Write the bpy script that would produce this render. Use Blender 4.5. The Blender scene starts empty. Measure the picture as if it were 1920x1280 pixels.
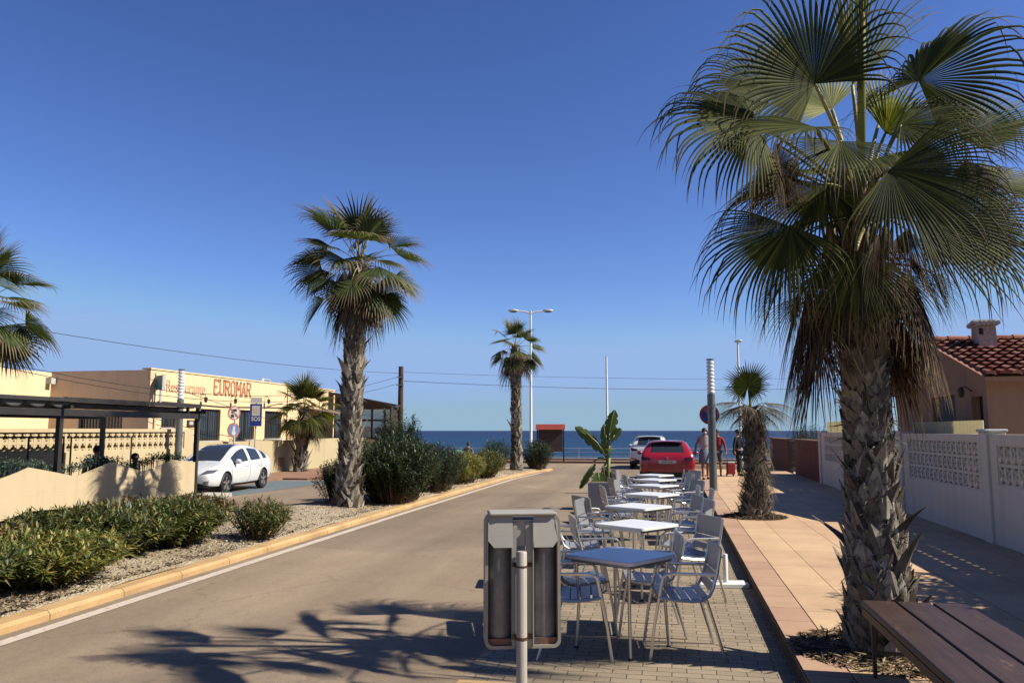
import bpy, bmesh, math, random
from mathutils import Vector, Matrix
from mathutils.bvhtree import BVHTree
V=Vector; PI=math.pi; R=math.radians
rnd=random.Random(7)
sc=bpy.context.scene
col=sc.collection
# ------------------------------------------------------------------ camera geometry
F=1500.0; H=1.65
PT=math.atan(167/F); YW=R(11.2)
cf=V((-math.sin(YW)*math.cos(PT),math.cos(YW)*math.cos(PT),math.sin(PT)))
cr=V((math.cos(YW),math.sin(YW),0))
cu=V((math.sin(YW)*math.sin(PT),-math.cos(YW)*math.sin(PT),math.cos(PT)))
CAM=V((0,0,H))
def ray(x,y): return cf+cr*((x-960)/F)-cu*((y-640)/F)
def G(x,y,z=0.0):
    d=ray(x,y); t=(z-H)/d.z; return CAM+d*t
def PX(x,y,X):
    d=ray(x,y); return CAM+d*(X/d.x)
def PY(x,y,Y):
    d=ray(x,y); return CAM+d*(Y/d.y)
def PD(x,y,D): return CAM+ray(x,y)*D
# ------------------------------------------------------------------ materials
KA=.66
def lin(c): return tuple(KA*((v/255)/12.92 if v/255<=.04045 else KA*((v/255+.055)/1.055)**2.4) for v in c)
MATS={}
def newmat(name):
    m=bpy.data.materials.new(name); m.use_nodes=True; nt=m.node_tree; nt.nodes.clear()
    out=nt.nodes.new('ShaderNodeOutputMaterial'); MATS[name]=m
    return m,nt,nt.nodes,nt.links,out
def principled(nt,out,rough=.7,metal=0,spec=.5):
    b=nt.nodes.new('ShaderNodeBsdfPrincipled'); b.inputs['Roughness'].default_value=rough
    b.inputs['Metallic'].default_value=metal; b.inputs['Specular IOR Level'].default_value=spec
    nt.links.new(b.outputs[0],out.inputs[0]); return b
def noise(nt,scale,detail=5,rough=.6,vec=None,dim=None):
    n=nt.nodes.new('ShaderNodeTexNoise'); n.inputs['Scale'].default_value=scale
    n.inputs['Detail'].default_value=detail; n.inputs['Roughness'].default_value=rough
    if vec is not None: nt.links.new(vec,n.inputs['Vector'])
    return n
def coords(nt): 
    t=nt.nodes.new('ShaderNodeTexCoord'); return t.outputs['Object']
def geopos(nt):
    t=nt.nodes.new('ShaderNodeNewGeometry'); return t.outputs['Position']
def ramp(nt,fac,stops):
    r=nt.nodes.new('ShaderNodeValToRGB'); e=r.color_ramp.elements
    while len(e)<len(stops): e.new(.5)
    for i,(p,c) in enumerate(stops): e[i].position=p; e[i].color=(*c,1)
    nt.links.new(fac,r.inputs[0]); return r.outputs[0]
def mix(nt,fac,a,b,mode='MIX'):
    m=nt.nodes.new('ShaderNodeMix'); m.data_type='RGBA'; m.blend_type=mode
    if isinstance(fac,(int,float)): m.inputs[0].default_value=fac
    else: nt.links.new(fac,m.inputs[0])
    for s,x in ((6,a),(7,b)):
        if isinstance(x,tuple): m.inputs[s].default_value=(*x,1)
        else: nt.links.new(x,m.inputs[s])
    return m.outputs[2]
def maprange(nt,v,a,b,c=0,d=1):
    m=nt.nodes.new('ShaderNodeMapRange'); nt.links.new(v,m.inputs[0])
    for i,x in enumerate((a,b,c,d)): m.inputs[i+1].default_value=x
    return m.outputs[0]
def bump(nt,h,strength,dist,bsdf):
    b=nt.nodes.new('ShaderNodeBump'); b.inputs['Strength'].default_value=strength; b.inputs['Distance'].default_value=dist
    nt.links.new(h,b.inputs['Height']); nt.links.new(b.outputs[0],bsdf.inputs['Normal'])
def mul(c,k): return tuple(min(1,x*k) for x in c)
def pm(name,c,rough=.75,var=.15,scale=3,bmp=.0,metal=0,spec=.4,fine=60,bd=.01):
    """plain procedural surface: two noise scales of tone, optional bump; c linear"""
    m,nt,N,L,out=newmat(name); b=principled(nt,out,rough,metal,spec); P=geopos(nt)
    n1=noise(nt,scale,6,.6,P); n2=noise(nt,fine,3,.6,P)
    a=ramp(nt,n1.outputs[0],[(.3,mul(c,1-var)),(.7,mul(c,1+var))])
    f=ramp(nt,n2.outputs[0],[(.3,(1-var*.6,)*3),(.7,(1,)*3)])
    L.new(mix(nt,1,a,f,'MULTIPLY'),b.inputs['Base Color'])
    if bmp: bump(nt,n2.outputs[0],bmp,bd,b)
    return m
def leafmat(name,stops,tipc=None,trans=.25,rough=.45,tip0=.8,spec=.4):
    m,nt,N,L,out=newmat(name); g=N.new('ShaderNodeNewGeometry')
    c=ramp(nt,g.outputs['Random Per Island'],stops)
    if tipc:
        at=N.new('ShaderNodeAttribute'); at.attribute_name='tip'
        n=noise(nt,9,2,.5,g.outputs['Position'])
        ad=N.new('ShaderNodeMath'); ad.operation='MULTIPLY_ADD'; L.new(n.outputs[0],ad.inputs[0]); ad.inputs[1].default_value=.5; L.new(at.outputs['Fac'],ad.inputs[2])
        c=mix(nt,maprange(nt,ad.outputs[0],tip0+.15,tip0+.4),c,tipc)
    if name in('palm_boot','palm_dead','palm_dead_grey'):
        mp=N.new('ShaderNodeMapping'); mp.inputs['Scale'].default_value=(1,1,.22); L.new(g.outputs['Position'],mp.inputs[0]); nf=noise(nt,70,4,.7,mp.outputs[0]); nb=noise(nt,9,4,.6,g.outputs['Position'])
        c=mix(nt,1,mix(nt,1,c,ramp(nt,nf.outputs[0],[(.32,(.6,.58,.55)),(.55,(1.12,1.12,1.12))]),'MULTIPLY'),ramp(nt,nb.outputs[0],[(.3,(.75,.73,.7)),(.6,(1.12,1.12,1.12))]),'MULTIPLY')
    b=principled(nt,out,rough,0,spec); L.new(c,b.inputs['Base Color'])
    if name=='palm_boot': bump(nt,nf.outputs[0],.8,.006,b)
    if trans:
        t=N.new('ShaderNodeBsdfTranslucent'); s=N.new('ShaderNodeMixShader'); s.inputs[0].default_value=trans
        hs=N.new('ShaderNodeHueSaturation'); hs.inputs['Value'].default_value=1.5; hs.inputs['Saturation'].default_value=1.15; L.new(c,hs.inputs['Color'])
        L.new(hs.outputs[0],t.inputs[0]); L.new(b.outputs[0],s.inputs[1]); L.new(t.outputs[0],s.inputs[2]); L.new(s.outputs[0],out.inputs[0])
    return m
# ground materials -----------------------------------------------------------
def asphalt():
    m,nt,N,L,out=newmat('asphalt'); b=principled(nt,out,.85,0,.3); P=geopos(nt)
    st=N.new('ShaderNodeMapping'); st.inputs['Scale'].default_value=(1.2,.12,1); L.new(P,st.inputs[0])
    n1=noise(nt,.35,6,.6,P); n2=noise(nt,1.4,5,.65,st.outputs[0]); n3=noise(nt,140,3,.7,P); n4=noise(nt,11,4,.6,P)
    base=lin((180,159,133))
    a=ramp(nt,n1.outputs[0],[(.3,mul(base,.82)),(.7,mul(base,1.12))])
    s=ramp(nt,n2.outputs[0],[(.3,(.86,.85,.84)),(.65,(1.04,1.04,1.04))])
    g=ramp(nt,n3.outputs[0],[(.32,(.55,.55,.55)),(.5,(1,1,1)),(.72,(1.25,1.22,1.18))])
    p=ramp(nt,n4.outputs[0],[(.28,(.88,.88,.88)),(.55,(1,1,1))])
    v=N.new('ShaderNodeTexVoronoi'); v.inputs['Scale'].default_value=3.0; v.feature='DISTANCE_TO_EDGE'
    nv=noise(nt,2,3,.5,P); vm=mix(nt,.12,P,nv.outputs['Color'],'ADD'); L.new(vm,v.inputs['Vector'])
    sp=N.new('ShaderNodeTexVoronoi'); sp.inputs['Scale'].default_value=2.2; L.new(P,sp.inputs['Vector'])
    spot=ramp(nt,sp.outputs[0],[(.03,(.72,.72,.72)),(.09,(1,1,1))])
    c=mix(nt,1,mix(nt,1,mix(nt,1,a,s,'MULTIPLY'),g,'MULTIPLY'),p,'MULTIPLY')
    c=mix(nt,.6,c,mix(nt,1,c,spot,'MULTIPLY'))
    ck=N.new('ShaderNodeTexVoronoi'); ck.inputs['Scale'].default_value=.42; ck.feature='DISTANCE_TO_EDGE'; nw=noise(nt,1.6,5,.65,P); L.new(mix(nt,.7,P,nw.outputs['Color'],'ADD'),ck.inputs['Vector'])
    c=mix(nt,.55,c,mix(nt,1,c,ramp(nt,ck.outputs[0],[(.002,(.62,.6,.58)),(.008,(1,1,1))]),'MULTIPLY'))
    pa=N.new('ShaderNodeTexVoronoi'); pa.inputs['Scale'].default_value=.23; pa.inputs['Randomness'].default_value=.9; L.new(mix(nt,.05,P,nw.outputs['Color'],'ADD'),pa.inputs['Vector'])
    sp2=N.new('ShaderNodeSeparateColor'); L.new(pa.outputs['Color'],sp2.inputs[0])
    c=mix(nt,1,c,ramp(nt,sp2.outputs[0],[(.3,(.93,.93,.94)),(.7,(1.05,1.04,1.03))]),'MULTIPLY')
    wv=N.new('ShaderNodeTexWave'); wv.bands_direction='X'; wv.inputs['Scale'].default_value=.16; wv.inputs['Distortion'].default_value=1.2; wv.inputs['Detail'].default_value=3; L.new(st.outputs[0],wv.inputs['Vector'])
    c=mix(nt,1,c,ramp(nt,wv.outputs[1],[(.1,(.91,.91,.91)),(.7,(1.03,1.03,1.03))]),'MULTIPLY')
    oil=noise(nt,.9,3,.5,P); c=mix(nt,ramp(nt,oil.outputs[0],[(.70,(0,)*3),(.78,(.35,)*3)]),c,mul(base,.45))
    L.new(c,b.inputs['Base Color']); bump(nt,n3.outputs[0],.45,.006,b); return m
def brickmat(name,c1,c2,mortar,w,h,ms,off=.5,rough=.8,rot=0,spec=.3,shift=(0,0,0),dirt=.25,ver=.004):
    m,nt,N,L,out=newmat(name); b=principled(nt,out,rough,0,spec); P=geopos(nt)
    mp=N.new('ShaderNodeMapping'); mp.inputs['Rotation'].default_value=(0,0,rot); mp.inputs['Location'].default_value=shift; L.new(P,mp.inputs[0])
    dn=noise(nt,2.5,3,.5,P); ds=mix(nt,.006,mp.outputs[0],dn.outputs['Color'],'ADD')
    t=N.new('ShaderNodeTexBrick'); L.new(ds,t.inputs['Vector']); t.offset=off
    t.inputs['Color1'].default_value=(*c1,1); t.inputs['Color2'].default_value=(*c2,1); t.inputs['Mortar'].default_value=(*mortar,1)
    t.inputs['Scale'].default_value=1; t.inputs['Mortar Size'].default_value=ms; t.inputs['Mortar Smooth'].default_value=.3
    t.inputs['Brick Width'].default_value=w; t.inputs['Row Height'].default_value=h; t.inputs['Bias'].default_value=0
    n1=noise(nt,1.3,6,.65,P); n2=noise(nt,90,3,.6,P)
    a=ramp(nt,n1.outputs[0],[(.3,(1-dirt,1-dirt,1-dirt*.95)),(.62,(1.04,1.04,1.04))])
    g=ramp(nt,n2.outputs[0],[(.3,(.82,.82,.82)),(.6,(1.04,1.04,1.04))])
    L.new(mix(nt,1,mix(nt,1,t.outputs[0],a,'MULTIPLY'),g,'MULTIPLY'),b.inputs['Base Color'])
    inv=N.new('ShaderNodeMath'); inv.operation='MULTIPLY_ADD'; inv.inputs[1].default_value=-1; inv.inputs[2].default_value=1; L.new(t.outputs['Fac'],inv.inputs[0])
    ad=N.new('ShaderNodeMath'); ad.operation='MULTIPLY_ADD'; L.new(n2.outputs[0],ad.inputs[0]); ad.inputs[1].default_value=.25; L.new(inv.outputs[0],ad.inputs[2])
    bump(nt,ad.outputs[0],.7,ver,b); return m
def soil(name,base,peb,dark,sc_=9):
    m,nt,N,L,out=newmat(name); b=principled(nt,out,.95,0,.15); P=geopos(nt)
    n1=noise(nt,.9,6,.65,P); n2=noise(nt,22,5,.7,P)
    v=N.new('ShaderNodeTexVoronoi'); v.inputs['Scale'].default_value=sc_*3; L.new(P,v.inputs['Vector'])
    v2=N.new('ShaderNodeTexVoronoi'); v2.inputs['Scale'].default_value=sc_; L.new(P,v2.inputs['Vector'])
    a=ramp(nt,n1.outputs[0],[(.35,dark),(.55,base)])
    c=mix(nt,ramp(nt,n2.outputs[0],[(.45,(0,0,0)),(.7,(1,1,1))]),a,mul(base,.65))
    c=mix(nt,ramp(nt,v.outputs[0],[(.12,(.8,)*3),(.3,(0,0,0))]),c,peb)
    c=mix(nt,ramp(nt,v2.outputs[0],[(.1,(.9,)*3),(.2,(0,0,0))]),c,mul(peb,1.15))
    L.new(c,b.inputs['Base Color'])
    ad=N.new('ShaderNodeMath'); ad.operation='SUBTRACT'; L.new(n2.outputs[0],ad.inputs[0]); L.new(v.outputs[0],ad.inputs[1])
    bump(nt,ad.outputs[0],.9,.03,b); return m
def stucco(name,c,var=.1,stain=.25,rough=.9,bmp=.35):
    m,nt,N,L,out=newmat(name); b=principled(nt,out,rough,0,.2); P=geopos(nt)
    n1=noise(nt,.7,6,.65,P); n2=noise(nt,45,4,.65,P)
    mp=N.new('ShaderNodeMapping'); mp.inputs['Scale'].default_value=(3,3,.35); L.new(P,mp.inputs[0]); n3=noise(nt,1.6,5,.6,mp.outputs[0])
    a=ramp(nt,n1.outputs[0],[(.3,mul(c,1-var)),(.7,mul(c,1+var*.5))])
    s=ramp(nt,n3.outputs[0],[(.28,(1-stain,1-stain,1-stain*1.05)),(.5,(1,1,1))])
    f=ramp(nt,n2.outputs[0],[(.3,(.9,.9,.9)),(.6,(1,1,1))])
    L.new(mix(nt,1,mix(nt,1,a,s,'MULTIPLY'),f,'MULTIPLY'),b.inputs['Base Color']); bump(nt,n2.outputs[0],bmp,.01,b); return m
def sea():
    m,nt,N,L,out=newmat('sea_water'); b=principled(nt,out,.38,0,.22); P=geopos(nt)
    sx=N.new('ShaderNodeSeparateXYZ'); L.new(P,sx.inputs[0])
    mp=N.new('ShaderNodeMapping'); mp.inputs['Scale'].default_value=(.25,1,1); L.new(P,mp.inputs[0])
    n=noise(nt,.02,6,.7,mp.outputs[0]); n2=noise(nt,.5,6,.7,mp.outputs[0])
    f=maprange(nt,sx.outputs[1],70,900)
    c=mix(nt,f,lin((14,70,96)),lin((2,26,66)))
    c=mix(nt,ramp(nt,n.outputs[0],[(.4,(0,)*3),(.65,(.55,)*3)]),c,lin((6,44,78)))
    c=mix(nt,ramp(nt,n2.outputs[0],[(.62,(0,)*3),(.75,(.35,)*3)]),c,lin((90,140,160)))
    L.new(c,b.inputs['Base Color']); bump(nt,n2.outputs[0],1.0,.5,b); return m
def glassmat(name,c=(.02,.025,.03),rough=.04,alpha=1.0):
    m,nt,N,L,out=newmat(name); b=principled(nt,out,rough,0,.8); b.inputs['Base Color'].default_value=(*c,1)
    if alpha<1:
        t=N.new('ShaderNodeBsdfTransparent'); t.inputs[0].default_value=(.75,.8,.8,1); s=N.new('ShaderNodeMixShader'); s.inputs[0].default_value=alpha
        L.new(t.outputs[0],s.inputs[1]); L.new(b.outputs[0],s.inputs[2]); L.new(s.outputs[0],out.inputs[0])
    return m
def carpaint(name,c,rough=.25):
    m,nt,N,L,out=newmat(name); b=principled(nt,out,rough,0,.5); P=geopos(nt)
    b.inputs['Coat Weight'].default_value=.8; b.inputs['Coat Roughness'].default_value=.05
    n=noise(nt,4,5,.6,P); L.new(ramp(nt,n.outputs[0],[(.3,mul(c,.9)),(.7,c)]),b.inputs['Base Color']); return m
def woodmat(name,c,ang=(.6,14,14),rough=.55,scr=.5):
    m,nt,N,L,out=newmat(name); b=principled(nt,out,rough,0,.35); P=geopos(nt)
    mp=N.new('ShaderNodeMapping'); mp.inputs['Scale'].default_value=ang; L.new(P,mp.inputs[0])
    n=noise(nt,2,6,.7,mp.outputs[0]); n2=noise(nt,3,5,.6,P)
    c1=ramp(nt,n.outputs[0],[(.3,mul(c,.7)),(.7,mul(c,1.25))])
    mp2=N.new('ShaderNodeMapping'); mp2.inputs['Scale'].default_value=(3,.8,1); mp2.inputs['Rotation'].default_value=(0,0,.5); L.new(P,mp2.inputs[0])
    n3=noise(nt,3,6,.75,mp2.outputs[0])
    c2=mix(nt,ramp(nt,n3.outputs[0],[(.6,(0,)*3),(.68,(scr,)*3)]),c1,mul(c,3))
    c3=mix(nt,1,c2,ramp(nt,n2.outputs[0],[(.3,(.75,)*3),(.7,(1.1,)*3)]),'MULTIPLY')
    L.new(c3,b.inputs['Base Color']); bump(nt,n.outputs[0],.4,.004,b); return m
def rusty(name,c,lo=.62,hi=.68,rust=(.14,.055,.025),rough=.5,scale=6,metal=0):
    m,nt,N,L,out=newmat(name); b=principled(nt,out,rough,metal,.4); P=geopos(nt)
    n=noise(nt,scale,6,.7,P); n2=noise(nt,2.2,5,.6,P); n3=noise(nt,120,3,.6,P)
    a=ramp(nt,n2.outputs[0],[(.3,mul(c,.86)),(.7,mul(c,1.04))])
    L.new(mix(nt,ramp(nt,n.outputs[0],[(lo,(0,)*3),(hi,(.9,)*3)]),mix(nt,1,a,ramp(nt,n3.outputs[0],[(.3,(.93,)*3),(.6,(1,)*3)]),'MULTIPLY'),rust),b.inputs['Base Color']); return m

M_asph=asphalt()
M_paver=brickmat('concrete_pavers',mul(lin((182,164,138)),1.12),mul(lin((166,149,124)),1.12),lin((108,92,70)),.2,.1,.0045,.5,shift=(.03,0,0),dirt=.22)
M_slab=brickmat('sidewalk_slabs',mul(lin((214,182,142)),1.45),mul(lin((204,168,132)),1.4),lin((150,112,82)),1.2,.62,.005,0.0,rot=PI/2,shift=(.2,.34,0),dirt=.2,ver=.003)
M_kstone=brickmat('kerb_stone',mul(lin((202,166,134)),1.38),mul(lin((186,148,122)),1.38),lin((118,88,66)),.5,.4,.005,0,rot=PI/2,dirt=.2,ver=.003)
M_kshade=stucco('kerb_face_shade',lin((120,100,84)),.15,.3)  # darker kerb stone, shade of the side faces put into the colour
M_okerb=brickmat('orange_kerb',mul(lin((216,178,126)),1.3),mul(lin((208,170,118)),1.3),lin((150,118,80)),1.0,60,.006,0,rot=PI/2,shift=(.3,-20,0),dirt=.32,ver=.006)
M_soil=soil('sandy_soil',mul(lin((206,188,158)),1.3),mul(lin((224,214,194)),1.3),mul(lin((170,148,116)),1.2),11)
M_land=soil('land',lin((150,130,104)),lin((180,160,130)),lin((120,100,74)))
M_terra=brickmat('terracotta_pavement',lin((190,148,120)),lin((178,134,108)),lin((134,96,76)),.4,.4,.006,0)
M_line=rusty('road_paint',mul(lin((222,206,188)),1.3),.56,.68,rust=lin((170,152,134)),rough=.8,scale=14)
M_blue=rusty('blue_paint',lin((112,138,150)),.46,.6,rust=lin((138,128,116)),rough=.8,scale=5)
M_sea=sea()
M_beach=pm('beach',lin((190,165,125)),.95)
M_cream=stucco('cream_wall',mul(lin((230,208,166)),1.15),.07,.10)
M_yellow=stucco('yellow_wall',lin((232,214,170)),.06,.12)
M_facade=stucco('ochre_facade',mul(lin((236,206,162)),1.62),.07,.10)
M_liftfac=stucco('lifted_facade',mul(lin((236,204,170)),1.45),.08,.15)  # facade paint for the end wall, tone raised to offset its shade
M_panel=stucco('panel_fabric',mul(lin((224,202,164)),1.22),.08,.10)
M_white=stucco('white_wall',mul(lin((236,224,206)),1.5),.05,.14,bmp=.2)
M_whitew=pm('white_plaster',lin((222,216,206)),.8,.08)
M_house=stucco('house_render',mul(lin((188,146,120)),1.2),.07,.12)
M_brownw=stucco('brown_wall',lin((152,92,68)),.08,.2)
M_rubble=soil('stone_cladding',lin((150,98,72)),lin((186,138,106)),lin((110,66,48)),5)
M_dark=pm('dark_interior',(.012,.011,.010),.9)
M_darkmetal=pm('dark_metal',(.022,.019,.017),.5,.2,spec=.4)
M_brownmetal=pm('brown_frame',(.045,.028,.02),.5,.2)
M_canvas=pm('black_canvas',(.02,.02,.022),.85,.25,20)
M_scal=pm('grey_canvas',(.10,.10,.10),.8,.25)
M_alu=pm('aluminium',(.5,.49,.47),.32,.08,metal=.85)
M_alud=pm('worn_aluminium',(.3,.3,.29),.38,.12,metal=.8)
M_slat=pm('slat_grey_blue',(.24,.245,.262),.35,.12,metal=.35)
M_top=pm('table_top',(.54,.535,.52),.3,.05,spec=.5)
M_binl=rusty('bin_hood',lin((196,193,182)),.66,.74,rust=lin((105,95,80)),rough=.55,scale=5)
M_bind=pm('bin_drum',(.12,.125,.125),.42,.25,scale=9,metal=.2)
M_bindk=rusty('bin_rusty_floor',(.05,.045,.04),.45,.6)
M_postm=rusty('rusty_post',lin((205,198,184)),.69,.73,rust=lin((112,74,48)),scale=9)
M_rust=rusty('rust',lin((120,82,56)),.4,.6,rust=lin((64,42,32)))
M_bench=woodmat('bench_wood',lin((86,64,53)),ang=(16,.7,14),rough=.5,scr=.55)
M_pole=woodmat('pole_wood',lin((92,70,58)),ang=(10,10,.6),scr=.1)
M_greypole=pm('grey_pole',(.11,.12,.12),.4,.15,metal=.3)
M_louvre=pm('lamp_louvre',(.55,.55,.53),.4,.06)
M_whitem=pm('white_metal',(.52,.52,.50),.45,.08)
M_galv=pm('galvanised',(.42,.43,.43),.45,.12,metal=.4)
M_red=pm('sign_red',lin((190,60,50)),.5,.1)
M_redb=pm('board_red',lin((190,70,58)),.6,.1)
M_signp=pm('faded_pink_red',lin((200,120,105)),.5,.1)
M_signw=pm('sign_white',lin((228,224,214)),.5,.06)
M_signb=pm('sign_blue',lin((36,62,150)),.45,.1)
M_signlb=pm('faded_blue',lin((118,146,196)),.5,.12)
M_teal=pm('teal_sign',lin((70,146,150)),.5,.12)
M_letter=pm('faded_red_letters',mul(lin((214,146,112)),1.35),.8,.2,30)
M_letter2=pm('faded_orange_letters',mul(lin((228,172,132)),1.4),.8,.15,30)
M_black=pm('black_rubber',(.012,.012,.012),.7,.2)
M_paintw=carpaint('white_paint',(.5,.5,.49))
M_paintr=carpaint('red_paint',(.26,.008,.014))
M_glass=glassmat('car_glass')
M_win=glassmat('window_glass',(.03,.04,.05),.03)
M_clear=glassmat('terrace_glass',(.35,.42,.48),.05,.45)
M_chrome=pm('rim_metal',(.6,.6,.6),.25,.05,metal=.9)
M_lampg=pm('headlamp_glass',(.12,.13,.15),.08,.3,metal=.5)
M_tail=pm('tail_lamp',(.45,.02,.02),.15,.2)
M_taild=pm('tail_lamp_smoked',(.05,.006,.008),.12,.2)
M_tile=leafmat('roof_tiles',[(0,lin((132,72,58))),(.5,lin((160,92,74))),(1,lin((196,138,114)))],None,0,.85,spec=.2)
M_skin=pm('skin',lin((188,136,106)),.55,.06)
M_hair=pm('dark_hair',(.015,.011,.009),.6,.3,40)
M_cwhite=pm('white_cloth',lin((215,208,204)),.85,.08,20)
M_denim=pm('denim_cloth',lin((134,158,180)),.85,.12,30)
M_cred=pm('red_cloth',lin((176,44,48)),.85,.1,20)
M_cnavy=pm('navy_cloth',lin((28,30,44)),.85,.15,20)
M_cgrey=pm('grey_cloth',lin((110,110,112)),.85,.15,20)
M_bagm=pm('dark_bag',(.02,.02,.03),.6,.2)
M_para1=pm('parasol_turquoise',lin((80,180,180)),.7,.05)
M_para2=pm('parasol_mint',lin((150,210,170)),.7,.05)
# vegetation
def g_(*s): return [(p,mul(lin(c),1.5)) for p,c in s]
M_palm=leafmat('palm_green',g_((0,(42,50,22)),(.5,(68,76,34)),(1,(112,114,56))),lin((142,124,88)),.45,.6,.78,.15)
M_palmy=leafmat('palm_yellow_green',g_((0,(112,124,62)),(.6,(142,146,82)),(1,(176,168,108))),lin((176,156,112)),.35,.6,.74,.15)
M_palmf=leafmat('palm_far',g_((0,(46,60,32)),(.5,(68,80,44)),(1,(104,108,64))),lin((150,132,104)),.28,.6,.66,.15)
M_dead=leafmat('palm_dead',g_((0,(48,36,26)),(.5,(78,60,43)),(.85,(112,90,66)),(1,(150,126,94))),lin((182,160,124)),.12,.7,.8,spec=.15)
M_deadg=leafmat('palm_dead_grey',g_((0,(58,50,42)),(.5,(96,86,74)),(1,(138,126,108))),lin((170,156,132)),.1,.75,.8,spec=.1)
M_boot=leafmat('palm_boot',g_((0,(70,62,54)),(.3,(112,104,93)),(.7,(142,134,121)),(1,(176,168,153))),lin((146,138,122)),0,.9,.6,spec=.1)
M_core=pm('trunk_core',lin((66,54,44)),.95,.4,12,.8,bd=.03)
M_petio=leafmat('petiole',g_((0,(120,118,66)),(1,(166,156,96))),None,.1,.4)
M_ol_dark=leafmat('oleander_dark',g_((0,(30,44,26)),(.6,(48,66,38)),(1,(78,94,54))),None,.2,.5)
M_ol_mid=leafmat('oleander_mid',g_((0,(46,60,30)),(.45,(78,90,44)),(.8,(112,116,58)),(1,(158,142,74))),None,.22,.5)
M_ol_yel=leafmat('oleander_yellow',g_((0,(70,84,40)),(.5,(116,124,60)),(.8,(158,150,76)),(1,(190,164,90))),None,.25,.5)
M_ol_brn=leafmat('oleander_dry',g_((0,(58,66,36)),(.4,(98,94,50)),(.75,(134,106,62)),(1,(160,128,80))),None,.18,.6)
M_grn_grey=leafmat('grey_green_plant',g_((0,(44,62,50)),(.6,(82,104,88)),(1,(130,146,128))),None,.15,.6)
M_twig=leafmat('twigs',g_((0,(60,46,34)),(1,(112,90,66))),None,0,.9)
M_litter=leafmat('leaf_litter',g_((0,(56,44,32)),(.6,(104,84,60)),(1,(178,156,120))),None,.05,.9)
M_sheet=leafmat('translucent_sheet',[(0,mul(lin((222,216,186)),1.35)),(1,mul(lin((228,222,196)),1.35))],None,.5,.5)
M_banana=leafmat('banana_leaf',g_((0,(52,76,38)),(.6,(84,104,52)),(1,(140,146,84))),lin((150,130,80)),.3,.4,.85)
M_stem=leafmat('banana_stem',g_((0,(110,122,66)),(1,(140,140,84))),None,.1,.5)
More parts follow.
